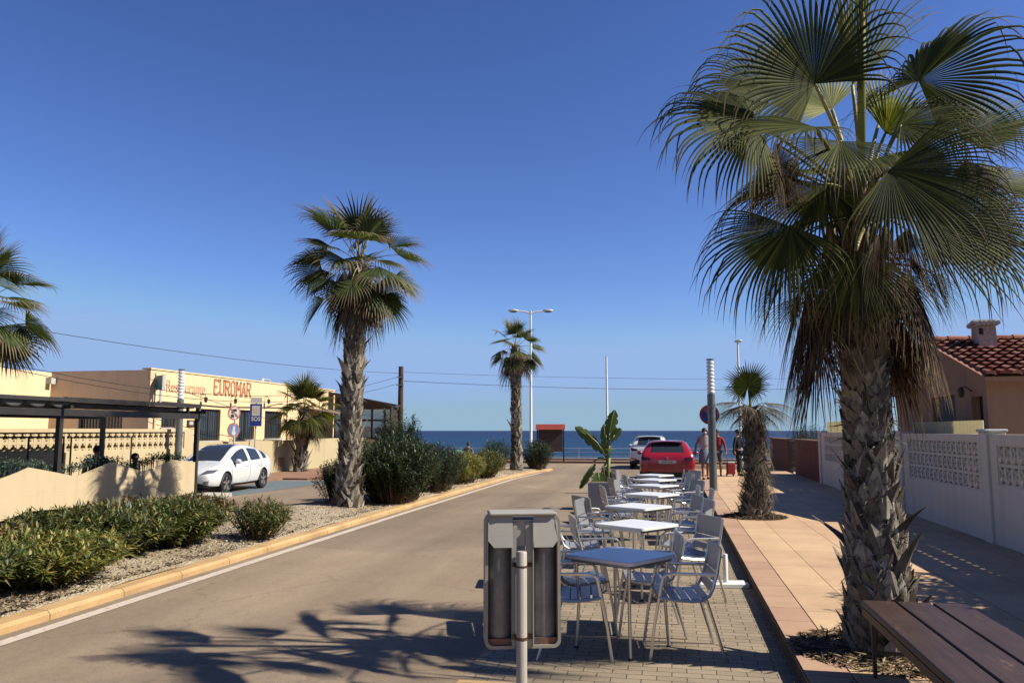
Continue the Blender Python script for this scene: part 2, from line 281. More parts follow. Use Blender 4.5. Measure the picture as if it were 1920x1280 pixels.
# ------------------------------------------------------------------ mesh builder
class MB:
    def __init__(s): s.v=[];s.f=[];s.m=[];s.t=[];s.T=0
    def add(s,vs,fs,mi=0,tips=None):
        o=len(s.v); s.v+= [tuple(p) for p in vs]; s.t+= (tips if tips else [s.T]*len(vs))
        s.f+=[tuple(i+o for i in f) for f in fs]; s.m+=[mi]*len(fs); return o
    def box(s,a,b,mi=0,rot=None,org=None):
        x0,y0,z0=a;x1,y1,z1=b
        vs=[V((x,y,z)) for z in(z0,z1) for y in(y0,y1) for x in(x0,x1)]
        if rot is not None:
            org=V(org) if org is not None else V(((x0+x1)/2,(y0+y1)/2,(z0+z1)/2)); vs=[org+rot@(p-org) for p in vs]
        s.add(vs,[(0,2,3,1),(4,5,7,6),(0,1,5,4),(1,3,7,5),(3,2,6,7),(2,0,4,6)],mi); return s
    def bbox(s,a,b,bev=.01,mi=0):
        """box with chamfered vertical+top edges"""
        x0,y0,z0=a;x1,y1,z1=b; e=bev
        def ringp(z,i): return [(x0+i+e,y0+i,z),(x1-i-e,y0+i,z),(x1-i,y0+i+e,z),(x1-i,y1-i-e,z),(x1-i-e,y1-i,z),(x0+i+e,y1-i,z),(x0+i,y1-i-e,z),(x0+i,y0+i+e,z)]
        vs=ringp(z0,e)+ringp(z0+e,0)+ringp(z1-e,0)+ringp(z1,e)
        fs=[tuple(range(7,-1,-1)),tuple(range(24,32))]
        for r in range(3):
            for k in range(8): fs.append((r*8+k,r*8+(k+1)%8,r*8+8+(k+1)%8,r*8+8+k))
        s.add(vs,fs,mi); return s
    def tube(s,pts,rad,n=8,mi=0,cap=True,flat=1.0):
        pts=[V(p) for p in pts]; k=len(pts)
        rad=rad if isinstance(rad,(list,tuple)) else [rad]*k
        vs=[];up=None
        for i,p in enumerate(pts):
            d=(pts[min(i+1,k-1)]-pts[max(i-1,0)]).normalized()
            if up is None: up=V((0,0,1)) if abs(d.z)<.95 else V((0,1,0))
            a=d.cross(up).normalized(); b=a.cross(d).normalized(); up=b
            for j in range(n):
                th=2*PI*j/n+PI/n; vs.append(p+(a*math.cos(th)+b*math.sin(th)*flat)*rad[i])
        fs=[]
        for i in range(k-1):
            for j in range(n): fs.append((i*n+j,i*n+(j+1)%n,(i+1)*n+(j+1)%n,(i+1)*n+j))
        if cap: fs+=[tuple(range(n-1,-1,-1)),tuple(range((k-1)*n,k*n))]
        s.add(vs,fs,mi); return s
    def bar(s,a,b,w,h=None,mi=0):
        """rectangular bar between two points"""
        a=V(a);b=V(b);h=h or w; d=(b-a).normalized(); up=V((0,0,1)) if abs(d.z)<.95 else V((0,1,0))
        x=d.cross(up).normalized()*w/2; y=x.cross(d).normalized()*h/2
        vs=[a-x-y,a+x-y,a+x+y,a-x+y,b-x-y,b+x-y,b+x+y,b-x+y]
        s.add(vs,[(3,2,1,0),(4,5,6,7),(0,1,5,4),(1,2,6,5),(2,3,7,6),(3,0,4,7)],mi); return s
    def lathe(s,prof,c=(0,0,0),n=20,mi=0,cap=True):
        c=V(c); vs=[c+V((r*math.cos(2*PI*j/n),r*math.sin(2*PI*j/n),z)) for r,z in prof for j in range(n)]
        fs=[(i*n+j,i*n+(j+1)%n,(i+1)*n+(j+1)%n,(i+1)*n+j) for i in range(len(prof)-1) for j in range(n)]
        if cap: fs+=[tuple(range(n-1,-1,-1)),tuple(range((len(prof)-1)*n,len(prof)*n))]
        s.add(vs,fs,mi); return s
    def prism(s,poly,a,b,mi=0,T=None):
        """poly in 2D; T maps (u,v,w) to 3D, w from a to b"""
        T=T or (lambda u,v,w:V((u,v,w))); n=len(poly)
        vs=[T(u,v,a) for u,v in poly]+[T(u,v,b) for u,v in poly]
        s.add(vs,[tuple(range(n-1,-1,-1)),tuple(range(n,2*n))]+[(i,(i+1)%n,n+(i+1)%n,n+i) for i in range(n)],mi); return s
    def ell(s,c,r,nu=12,nv=8,mi=0,top=1.0,bot=-1.0):
        c=V(c); vs=[];fs=[]
        for i in range(nv+1):
            z=bot+(top-bot)*i/nv; z=math.sin(math.asin(max(-1,min(1,bot)))+(math.asin(max(-1,min(1,top)))-math.asin(max(-1,min(1,bot))))*i/nv); q=math.sqrt(max(0,1-z*z))
            for j in range(nu): vs.append(c+V((r[0]*q*math.cos(2*PI*j/nu),r[1]*q*math.sin(2*PI*j/nu),r[2]*z)))
        for i in range(nv):
            for j in range(nu): fs.append((i*nu+j,i*nu+(j+1)%nu,(i+1)*nu+(j+1)%nu,(i+1)*nu+j))
        s.add(vs,fs,mi); return s
    def build(s,name,mats,parent=None,world=False,smooth=False,fixn=True):
        me=bpy.data.meshes.new(name); vs=s.v
        if world and parent is not None:
            mw=parent.matrix_basis.inverted(); vs=[tuple(mw@V(p)) for p in vs]
        me.from_pydata(vs,[],s.f)
        if not isinstance(mats,(list,tuple)): mats=[mats]
        for m in mats: me.materials.append(m)
        me.polygons.foreach_set('material_index',s.m)
        if any(s.t):
            a=me.attributes.new('tip','FLOAT','POINT'); a.data.foreach_set('value',s.t)
        if fixn:
            bm=bmesh.new(); bm.from_mesh(me); bmesh.ops.recalc_face_normals(bm,faces=bm.faces); bm.to_mesh(me); bm.free()
        if smooth:
            me.polygons.foreach_set('use_smooth',[True]*len(me.polygons))
            if smooth!='all': 
                try: me.set_sharp_from_angle(angle=R(smooth if smooth is not True else 40))
                except Exception: pass
        me.update()
        o=bpy.data.objects.new(name,me); col.objects.link(o)
        if parent: o.parent=parent
        return o
def tag(o,label=None,cat=None,group=None,kind=None):
    if label: o['label']=label
    if cat: o['category']=cat
    if group: o['group']=group
    if kind: o['kind']=kind
    return o
def thing(name,label,cat,loc=(0,0,0),rz=0,group=None):
    o=bpy.data.objects.new(name,None); col.objects.link(o); o.empty_display_size=.2
    o.location=loc; o.rotation_euler=(0,0,rz); o.matrix_basis=Matrix.Translation(V(loc))@Matrix.Rotation(rz,4,'Z')
    return tag(o,label,cat,group)
def copy_tree(o,parent=None):
    c=o.copy(); col.objects.link(c); c.parent=parent
    for ch in list(o.children): copy_tree(ch,c)
    return c
def eval_mesh(o):
    dg=bpy.context.evaluated_depsgraph_get(); dg.update()
    return bpy.data.meshes.new_from_object(o.evaluated_get(dg),depsgraph=dg)
def bake(o):
    me=eval_mesh(o); o.modifiers.clear(); old=o.data; o.data=me; return o
def text(body,size,mat,parent,loc,rot,name='lettering',ext=.004,sx=1.0,align='CENTER',offset=0.0):
    cu=bpy.data.curves.new(name,'FONT'); cu.body=body; cu.size=size; cu.extrude=ext; cu.align_x=align; cu.align_y='CENTER'; cu.offset=offset; cu.resolution_u=3
    t=bpy.data.objects.new(name,cu); col.objects.link(t); me=eval_mesh(t); bpy.data.objects.remove(t)
    o=bpy.data.objects.new(name,me); col.objects.link(o); me.materials.clear(); me.materials.append(mat)
    o.parent=parent; o.location=loc; o.rotation_euler=rot; o.scale=(sx,1,1); return o
def sheet(name,pts,z,mat,kind='structure',label=None):
    mb=MB(); mb.add([(p[0],p[1],z) for p in pts],[tuple(range(len(pts)))]); o=mb.build(name,mat)
    if o.data.polygons[0].normal.z<0: o.data.flip_normals()
    o['kind']=kind; return o

# ================================================================== GROUND
mb=MB(); mb.box((-300,-80,-3.6),(300,42.6,0)); tag(mb.build('ground',M_land),kind='structure')
sheet('beach',[(-400,42),(400,42),(400,74),(-400,74)],-3.2,M_beach)
mb=MB(); mb.add([(-30000,60,-3.4),(30000,60,-3.4),(30000,40000,-3.4),(-30000,40000,-3.4)],[(0,1,2,3)]); tag(mb.build('sea',M_sea,fixn=False),kind='structure')
KX=.79
sheet('road',[(-12.9,-30),(KX,-30),(KX,39.6),(60,39.6),(60,40.9),(-60,40.9),(-60,34.5),(-12.9,34.5)],.004,M_asph)
sheet('cross_road',[(KX+5,33.5),(60,33.5),(60,39.6),(KX+5,39.6)],.004,M_asph)
# parking strip with pavers under the tables
sheet('paved_strip',[(-1.42,5.36),(KX,5.36),(KX,30.5),(-1.42,30.5)],.008,M_paver)
sheet('pink_border_strip',[(-1.42,5.24),(KX,5.24),(KX,5.36),(-1.42,5.36)],.009,M_okerb)
sheet('pavement_front',[(-1.42,-6),(KX,-6),(KX,5.24),(-1.42,5.24)],.008,M_slab)
# sidewalk on the right with kerb
mb=MB(); mb.box((KX+.30,-20,-.05),(4.3,33.3,.12)); tag(mb.build('sidewalk',M_slab),kind='structure')
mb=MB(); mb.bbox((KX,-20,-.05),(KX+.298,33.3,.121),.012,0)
o=mb.build('kerb',[M_kstone,M_kshade]); tag(o,kind='structure')
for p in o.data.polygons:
    if abs(p.normal.x)>.8: p.material_index=1  # side faces get the kerb colour with shade painted in
# promenade
mb=MB(); mb.box((-80,40.9,-.05),(80,42.55,.11)); tag(mb.build('promenade_pavement',M_terra),kind='structure')
# left pavement
mb=MB(); mb.box((-15.0,-20,-.05),(-12.9,34.5,.06)); tag(mb.build('left_pavement',M_terra),kind='structure')
mb=MB(); mb.box((-12.9,25.3,-.05),(-12.0,34.5,.061)); tag(mb.build('pavement_corner',M_terra),kind='structure')
sheet('parking_bay_marking',[(-12.88,17.9),(-11.0,17.9),(-10.6,24.9),(-12.88,24.9)],.009,M_blue)
sheet('pavement_red_patch',[(-12.0,25.6),(-10.9,26.0),(-11.3,29.6),(-12.0,30.4)],.009,M_brownw)
# median island
ME=[(-5.34,-12),(-5.36,5.5),(-5.42,9.1),(-5.5,15.6),(-5.52,27.2),(-5.25,31.3),(-4.8,33.2)]
MW=[(-8.3,-12),(-8.3,9),(-7.95,15.6),(-7.4,17.5),(-7.3,31.5),(-6.6,33.6)]
def offs(pl,d): return [(x-d,y) for x,y in pl]
mb=MB(); T=lambda u,v,w:V((u,v,w))
poly=offs(ME,.22)+[(-5.6,33.7)]+list(reversed(offs(MW,-.2)))
# gravel surface with gentle relief
soilmb=MB(); nx,ny=24,190
def interp(pl,y):
    for (x0,y0),(x1,y1) in zip(pl,pl[1:]):
        if y<=y1: return x0+(x1-x0)*(y-y0)/(y1-y0)
    return pl[-1][0]
rr=random.Random(3)
for j in range(ny+1):
    y=-12+45.5*j/ny; xe=interp(ME,y)-.165; xw=interp(MW,y)+.03; 
    if y>32.2: 
        k=(y-32.2)/1.3; xm=(xe+xw)/2; xe=xm+(xe-xm)*(1-.6*k*k); xw=xm+(xw-xm)*(1-.6*k*k)
    for i in range(nx+1):
        u=i/nx; soilmb.v.append((xw+(xe-xw)*u,y,.078+.078*math.sin(PI*u)**.6+rr.uniform(-.008,.008)+.02*math.sin(y*1.3+u*4))); soilmb.t.append(0)
for j in range(ny):
    for i in range(nx):
        a=j*(nx+1)+i; soilmb.f.append((a,a+1,a+nx+2,a+nx+1)); soilmb.m.append(0)
tag(soilmb.build('median_soil',M_soil,smooth='all'),kind='structure')
kmb=MB()
def kerbrun(pl,w,h,mi=0,seg=.98):
    prof=[(0,-.02),(0,h-.03),(-.03,h),(-w,h+.005),(-w,-.02)]
    rows=[]
    for i,(x,y) in enumerate(pl):
        a=V(pl[max(i-1,0)]);b=V(pl[min(i+1,len(pl)-1)]); d=(b-a).normalized(); n=V((d.y,-d.x))
        rows.append([(x+n.x*u,y+n.y*u,z) for u,z in prof])
    vs=[p for r in rows for p in r]; k=len(prof)
    kmb.add(vs,[(i*k+j,i*k+j+1,(i+1)*k+j+1,(i+1)*k+j) for i in range(len(rows)-1) for j in range(k-1)],mi)
fine=[]
for (x0,y0),(x1,y1) in zip(ME,ME[1:]):
    n=max(2,int((y1-y0)/.9))
    for i in range(n): fine.append((x0+(x1-x0)*i/n+rnd.uniform(-.006,.006),y0+(y1-y0)*i/n))
fine+=[(-4.85,33.3),(-5.1,33.75),(-5.6,33.95),(-6.2,33.8),(-6.6,33.4)]
kerbrun(fine,.19,.085)
kerbrun([(x,y) for x,y in reversed(MW)],.14,.12)
tag(kmb.build('median_kerb',M_okerb,smooth=30),kind='structure')
ln=[(x+.14,y) for x,y in ME[:-1]]; ln2=[(x+.27,y) for x,y in ME[:-1]]
sheet('edge_line_marking',ln2+list(reversed(ln)),.009,M_line)
# ================================================================== PALMS
def frond(mb,hub,axis,normal,Rr,span,nseg,fuse,droop,rng,cup=.15,mi=0,K=9,jag=.06,tipv=None,curl=0.0,tipd=0.0):
    axis=V(axis).normalized(); normal=V(normal); normal=(normal-axis*normal.dot(axis)).normalized(); side=axis.cross(normal).normalized()
    for i in range(nseg):
        th=-span+2*span*(i+.5)/nseg; q=abs(th)/span
        d=(axis*math.cos(th)+side*math.sin(th)+normal*cup*abs(math.sin(th))*(.5+q)).normalized()
        L=Rr*(1-.28*q*q)*rng.uniform(.9,1.06); da=span/nseg
        gr=droop*rng.uniform(.6,1.5); tw=rng.uniform(-jag,jag)
        td_=rng.uniform(0,1.5)
        brk=rng.uniform(.55,.9) if rng.random()<.22 else 9
        p=V(hub); ds=L/K; dd=d.copy(); vs=[];ts=[]
        n_=normal
        for k in range(K+1):
            t=k/K
            if t<=fuse: w=max(t*L,.01)*math.tan(da)*1.06
            else: w=fuse*L*math.tan(da)*1.0*max(0.02,(1-(t-fuse)/(1-fuse)))**.95
            a=dd.cross(n_).normalized()
            ridge=n_*w*.55*(1 if i%1==0 else 1)
            vs+= [p-a*w,p+ridge,p+a*w]; ts+=[t]*3
            g=droop*.22 if t<fuse else gr*(1+2*(t-fuse))
            dd=(dd+V((0,0,-1))*g*ds*1.6+(side*tw*ds*3 if t>fuse else V((0,0,0)))).normalized()
            if tipd and t>.62: dd=(dd+V((0,0,-1))*ds*tipd*td_).normalized()
            if t>brk: dd=(dd+V((rng.uniform(-.3,.3),rng.uniform(-.3,.3),-1.2))).normalized(); brk=9
            n_=(n_-dd*n_.dot(dd)); n_=n_.normalized() if n_.length>.05 else dd.cross(side).normalized()
            p=p+dd*ds
        fs=[]
        for k in range(K): 
            b=k*3; fs+=[(b,b+1,b+4,b+3),(b+1,b+2,b+5,b+4)]
        mb.add(vs,fs,mi,ts if tipv is None else [tipv]*len(ts))
def petiole(mb,a,b,r0,r1,sag=.1,mi=1,n=8,up=V((0,0,1))):
    a=V(a);b=V(b); L=(b-a).length; c=(a+b)/2+up*L*sag
    pts=[a*(1-t)**2+c*2*t*(1-t)+b*t*t for t in [i/n for i in range(n+1)]]
    mb.tube(pts,[r0+(r1-r0)*i/n for i in range(n+1)],5,mi,flat=.5)
    return (b-c).normalized()
def boots(mb,prof,rng,size,dens,out=.07,mi=1,z0=0,z1=1e9,lean=lambda z:V((0,0,0)),spike=.0):
    """old leaf bases spiralling up a trunk; prof=[(z,r)]"""
    def rad(z):
        for (a,ra),(b,rb) in zip(prof,prof[1:]):
            if z<=b: return ra+(rb-ra)*(z-a)/(b-a)
        return prof[-1][1]
    z=max(prof[0][0],z0); phi=0; top=min(prof[-1][0],z1)
    while z<top:
        r=rad(z); phi+=2.39996; z+=size*size*dens/(2*PI*r)
        w=size*rng.uniform(.75,1.2)*.62; l=size*rng.uniform(.9,1.7); ou=out*rng.uniform(.5,1.8)
        if rng.random()<spike: l*=1.8; ou*=3
        ph=phi+rng.uniform(-.15,.15); o=V((math.cos(ph),math.sin(ph),0)); tg=V((-o.y,o.x,0)); tl=rng.uniform(-.45,.45)
        c=lean(z)
        vs=[];ts=[]
        for j in range(5):
            t=j/4; ww=w*(1,.95,.75,.42,.06)[j]; cen=c+o*(r*.97+ou*t**1.4+.01)+V((0,0,z+l*(t-.15)))+tg*(tl*l*t)
            bulge=o*ww*.38; curve=o*(-ww*ww/(2*max(r,.1)))
            th=size*.10*(1-t*.7)
            vs+=[cen-tg*ww+curve,cen+bulge,cen+tg*ww+curve,cen-o*th]; ts+=[t*.6]*4
        fs=[]
        for j in range(4):
            b=j*4
            for k in range(4): fs.append((b+k,b+(k+1)%4,b+4+(k+1)%4,b+4+k))
        fs.append((16,17,18,19)); mb.add(vs,fs,mi,ts)
def fibres(mb,prof,rng,n,L,mi=1,lean=lambda z:V((0,0,0))):
    for i in range(n):
        z=rng.uniform(prof[0][0],prof[-1][0]); r_=[q for a,q in prof if a<=z][-1]*rng.uniform(.98,1.08); a=rng.uniform(0,2*PI); o=V((math.cos(a),math.sin(a),0)); tg=V((-o.y,o.x,0))
        p=lean(z)+o*r_+V((0,0,z)); d=(o*rng.uniform(0,.7)+tg*rng.uniform(-.9,.9)+V((0,0,rng.uniform(-1,.6)))).normalized(); w=rng.uniform(.002,.006); l=L*rng.uniform(.4,1.4)
        m_=p+d*l*.5+V((0,0,-.01)); e=p+d*l+V((0,0,-l*rng.uniform(.1,.4))); s_=d.cross(o).normalized()*w if d.cross(o).length>.1 else tg*w
        mb.add([p-s_,p+s_,m_+s_,m_-s_,e],[(0,1,2,3),(3,2,4)],mi)
def core(mb,prof,rng,lean=lambda z:V((0,0,0)),mi=0,n=18):
    vs=[];fs=[]
    for i,(z,r) in enumerate(prof):
        for j in range(n): 
            a=2*PI*j/n; q=r*.95*(1+rng.uniform(-.06,.06)); vs.append(lean(z)+V((q*math.cos(a),q*math.sin(a),z)))
    for i in range(len(prof)-1):
        for j in range(n): fs.append((i*n+j,i*n+(j+1)%n,(i+1)*n+(j+1)%n,(i+1)*n+j))
    fs.append(tuple(range((len(prof)-1)*n,len(prof)*n))); mb.add(vs,fs,mi)
def densify(prof,step=.12):
    o=[]
    for (a,ra),(b,rb) in zip(prof,prof[1:]):
        n=max(1,int((b-a)/step))
        for i in range(n): o.append((a+(b-a)*i/n,ra+(rb-ra)*i/n))
    return o+[prof[-1]]
def threads(mb,p,rng,n,L,mi=2):
    for i in range(n):
        q=V(p)+V((rng.uniform(-1,1),rng.uniform(-1,1),rng.uniform(-.3,.3)))*L*.5; pts=[q]; d=V((rng.uniform(-1,1),rng.uniform(-1,1),rng.uniform(-.6,.4))).normalized()
        for k in range(5): d=(d+V((rng.uniform(-.5,.5),rng.uniform(-.5,.5),rng.uniform(-.6,.2)))).normalized(); q=q+d*L*.22; pts.append(q)
        mb.tube(pts,.0018,3,mi,cap=False)

# ---- hero palm on the sidewalk
rg=random.Random(11)
HB=V((1.42,6.2,.12)); DH=5.85
def lc(a): return cr*a[0]+cu*a[1]-cf*a[2]
hero=thing('palm_tree','big fan palm filling the right of the picture beside the brown bench','palm tree',HB)
prof=densify([(0,.25),(.12,.215),(.35,.185),(.8,.165),(1.2,.135),(1.8,.130),(2.5,.125),(2.75,.14),(2.9,.09)],.08)
lean=lambda z:V((-.02*z,0,0))
mb=MB(); core(mb,prof,rg,lean); boots(mb,prof,rg,.085,.5,.025,1,lean=lean,spike=.06)
boots(mb,prof,rg,.13,1.5,.035,1,lean=lean,spike=.03)
boots(mb,[(0.02,.21),(1.2,.14)],rg,.125,2.4,.055,1,lean=lean,spike=.25)
fibres(mb,prof,rg,2200,.10,1,lean); mb.build('trunk',[M_core,M_boot],hero,smooth=50)
def hpt(px,py,dd): return PD(px,py,DH-dd)-HB
CR=hpt(1615,405,0)
rg=random.Random(23)
# (hub px,py,dd) axis(right,up,toward) normal, radius px, span deg, nseg, droop, mat, cup
HL=[
 ((1528,158,.25),(-.55,.80,.15),(.25,-.1,1),235,118,54,.55,0,.12,'green fan frond spreading to the upper left'),
 ((1598,160,-.1),(.02,1,.1),(.2,.1,1),215,42,26,.3,1,.5,'pale young frond standing upright in the centre'),
 ((1722,152,-.1),(.72,.66,.25),(-.55,.35,.7),235,112,50,.75,0,-.5,None),
 ((1418,232,.35),(-.95,.02,.25),(.15,.55,.8),225,105,56,1.0,0,-.1,None),
 ((1525,238,.75),(-.90,-.12,.3),(.1,.95,.35),205,85,44,.5,0,.1,None),
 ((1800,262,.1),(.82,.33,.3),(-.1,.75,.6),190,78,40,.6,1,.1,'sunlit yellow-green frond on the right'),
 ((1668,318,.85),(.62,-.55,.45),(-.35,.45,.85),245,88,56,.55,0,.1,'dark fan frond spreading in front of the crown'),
 ((1715,402,.5),(.88,-.42,.3),(-.25,.45,.85),250,62,42,.4,0,.1,None),
 ((1482,425,.3),(-.72,-.68,.3),(-.35,.55,.7),225,88,50,1.0,0,.1,None),
 ((1605,470,.6),(-.08,-.98,.2),(-.3,.2,.95),185,66,42,.3,0,.05,None),
 ((1860,345,-.2),(.95,-.05,.1),(.1,.8,.5),220,85,42,.9,0,.1,None),
 ((1650,225,-.6),(.4,.75,-.3),(.1,.2,1),120,80,30,.6,1,.1,None),
 ((1500,330,-.6),(-.7,-.1,-.5),(0,.8,.6),190,80,40,.9,0,.1,None),
 ((1545,405,-.9),(-.55,-.3,-.7),(0,.8,.6),200,80,38,.8,0,.1,None),
 ((1740,330,-.8),(.6,.1,-.7),(0,.8,.6),200,85,38,.8,0,.1,None),
 ((1600,330,-1.0),(-.1,.4,-.9),(0,.8,.6),180,85,38,.8,0,.1,None),
 ((1575,265,.45),(-.35,-.55,.6),(-.2,.6,.8),170,85,42,.9,0,.1,None),
 ((1635,300,.3),(.15,-.3,.9),(-.1,.8,.5),150,90,40,.9,0,.1,None),
 ((1545,345,.2),(-.6,-.65,.3),(-.4,.5,.7),185,80,42,1.0,0,.1,None),
 ((1690,235,.1),(.7,-.1,.5),(-.3,.7,.6),170,85,40,.9,0,.1,None),
 ((1820,410,.2),(.75,-.6,.2),(-.2,.5,.8),190,80,40,1.0,0,.1,None),
 ((1560,205,-.3),(-.5,.5,-.3),(0,.6,.8),150,85,36,.7,1,.1,None),
 ((1455,175,-.2),(-.75,.35,-.1),(.1,.5,.8),190,80,40,1.0,0,.1,None),
 ((1660,250,-.5),(.35,.5,.4),(.2,.5,.8),110,75,30,.8,0,.1,None),
]
S=DH/F
for n_,(h,ax,nm,rp,sp,ns,dr,mt,cp,lb) in enumerate(HL):
    hub=hpt(*h); mb=MB()
    frond(mb,hub,lc(ax),lc(nm),rp*S*1.12*(1-h[2]/DH),R(sp),ns,.42,dr*1.2,rg,cp,0,13,jag=.14,tipd=6 if not mt else 2)
    petiole(mb,CR+V((rg.uniform(-.06,.06),rg.uniform(-.06,.06),rg.uniform(-.1,.15))),hub,.024,.013,.08 if h[1]<300 else .16,1)
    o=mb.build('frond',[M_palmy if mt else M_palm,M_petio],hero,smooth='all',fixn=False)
    if lb: o['label']=lb
# spear leaf
mb=MB(); a=CR+V((0,0,.05)); b=hpt(1617,-60,.15)
mb.tube([a,(a+b)/2+V((0,0,0)),b],[.03,.03,.02],6,0); 
for i in range(16): mb.tube([(a+b)/2+V((rg.uniform(-.02,.02),rg.uniform(-.02,.02),0)),b+V((rg.uniform(-.06,.06),rg.uniform(-.06,.06),rg.uniform(-.1,.3)))],[.012,.004],4,0)
tag(mb.build('spear_leaf',[M_palmy],hero,smooth='all'),'folded new leaf standing straight up')
# dry tatters under the green fronds and the hanging skirt
DL=[((1440,300,.1),(-.1,-1,.1),150,40,26,1.2),((1470,330,.2),(.1,-1,.1),120,45,24,1.2),((1810,300,.0),(.1,-1,.1),150,50,28,1.2),((1850,330,.1),(.2,-1,.1),140,45,24,1.2),
 ((1470,440,.2),(.2,-1,.1),130,40,24,1.0),((1760,430,.1),(.1,-1,0),140,45,24,1.0),((1700,430,.5),(-.1,-1,.2),150,45,26,1.0)]
DL+=[((1455,270,.3),(.15,-1,.1),170,38,26,1.2),((1425,320,-.2),(0,-1,0),160,40,26,1.2),((1835,310,.3),(0,-1,.1),170,42,26,1.2),((1780,360,-.2),(-.1,-1,0),160,42,26,1.2),((1500,450,.3),(.1,-1,.1),150,40,24,1.0),((1470,455,-.1),(-.1,-1,0),150,36,24,1.0),((1655,430,.7),(-.1,-1,.1),150,40,24,1.0)]
for h,ax,rp,sp,ns,dr in DL:
    mb=MB(); hub=hpt(*h); frond(mb,hub,lc(ax),lc((rg.uniform(-.4,.4),.2,1)),rp*S,R(sp),ns,.25,dr,rg,.3,0,8,jag=.3); petiole(mb,CR,hub,.02,.01,.12,0)
    mb.build('dry_frond',[M_dead],hero,smooth='all',fixn=False)
TX=V((-.02*3,0,0))
mb=MB()
for k in range(34):
    ph=k*2.39996; o_=V((math.cos(ph),math.sin(ph),0)); z0_=2.55+.018*k; st_=V((-.05,0,z0_))+o_*(.14-.0028*k); en_=st_+o_*rg.uniform(.06,.2)+V((0,0,rg.uniform(.3,.5)))
    mb.tube([st_,(st_+en_)/2+o_*.03,en_],[.05,.035,.016],6,0,flat=.4)
mb.build('leaf_base_sheath',[leafmat('sheath',g_((0,(88,62,42)),(.5,(134,104,66)),(1,(166,148,96))),None,0,.8)],hero,smooth='all')
for k in range(16):
    ph=k*2.39996+.4; o_=V((math.cos(ph),math.sin(ph),0)); st_=V((-.05,0,2.72))+o_*.1; hub=st_+o_*rg.uniform(.25,.5)+V((0,0,rg.uniform(-.12,.05)))
    mb=MB(); petiole(mb,st_,hub,.018,.011,.2,0); frond(mb,hub,o_*.6+V((0,0,-1)),o_+V((0,0,.5)),rg.uniform(.4,.62),R(rg.uniform(35,60)),22,.3,1.0,rg,.3,0,8,jag=.35)
    mb.build('dry_frond',[M_dead],hero,smooth='all',fixn=False)
for k in range(40):
    ph=k*2.39996; zz=2.95-.55*(k/40)**.8+rg.uniform(-.08,.08); o_=V((math.cos(ph),math.sin(ph),0))
    if o_.dot(-cf)>.45 and zz<2.75 : continue
    rr_=.20; start=TX+o_*rr_+V((0,0,zz)); ln_=rg.uniform(.25,.5); lat=o_.dot(cr)
    hub=start+o_*(ln_*.36*(.6+.6*abs(lat)))+V((0,0,-ln_*.45))
    mb=MB(); petiole(mb,start,hub,.022,.012,.3,0)
    frond(mb,hub,o_*(.17+.12*abs(lat))+V((0,0,-1)),o_+V((0,0,.2)),rg.uniform(.7,1.0)*(.70 if abs(lat)<.5 else 1.0),R(rg.uniform(28,52)),26,.35,.35,rg,-.3,0,8,jag=.25)
    mb.build('dead_frond',[M_dead if k%3 else M_deadg],hero,smooth='all',fixn=False)
# curly pale fibres
mb=MB()
for px,py,dd in((1500,60,.2),(1400,60,.2),(1780,200,.1),(1480,300,.3),(1700,250,.2),(1850,300,.1),(1600,220,.2),(1660,420,.5),(1560,300,.2),(1880,150,.1)): threads(mb,hpt(px,py,dd),rg,4,.2,0)
tag(mb.build('curly_fibres',[M_dead],hero,fixn=False),kind='stuff')

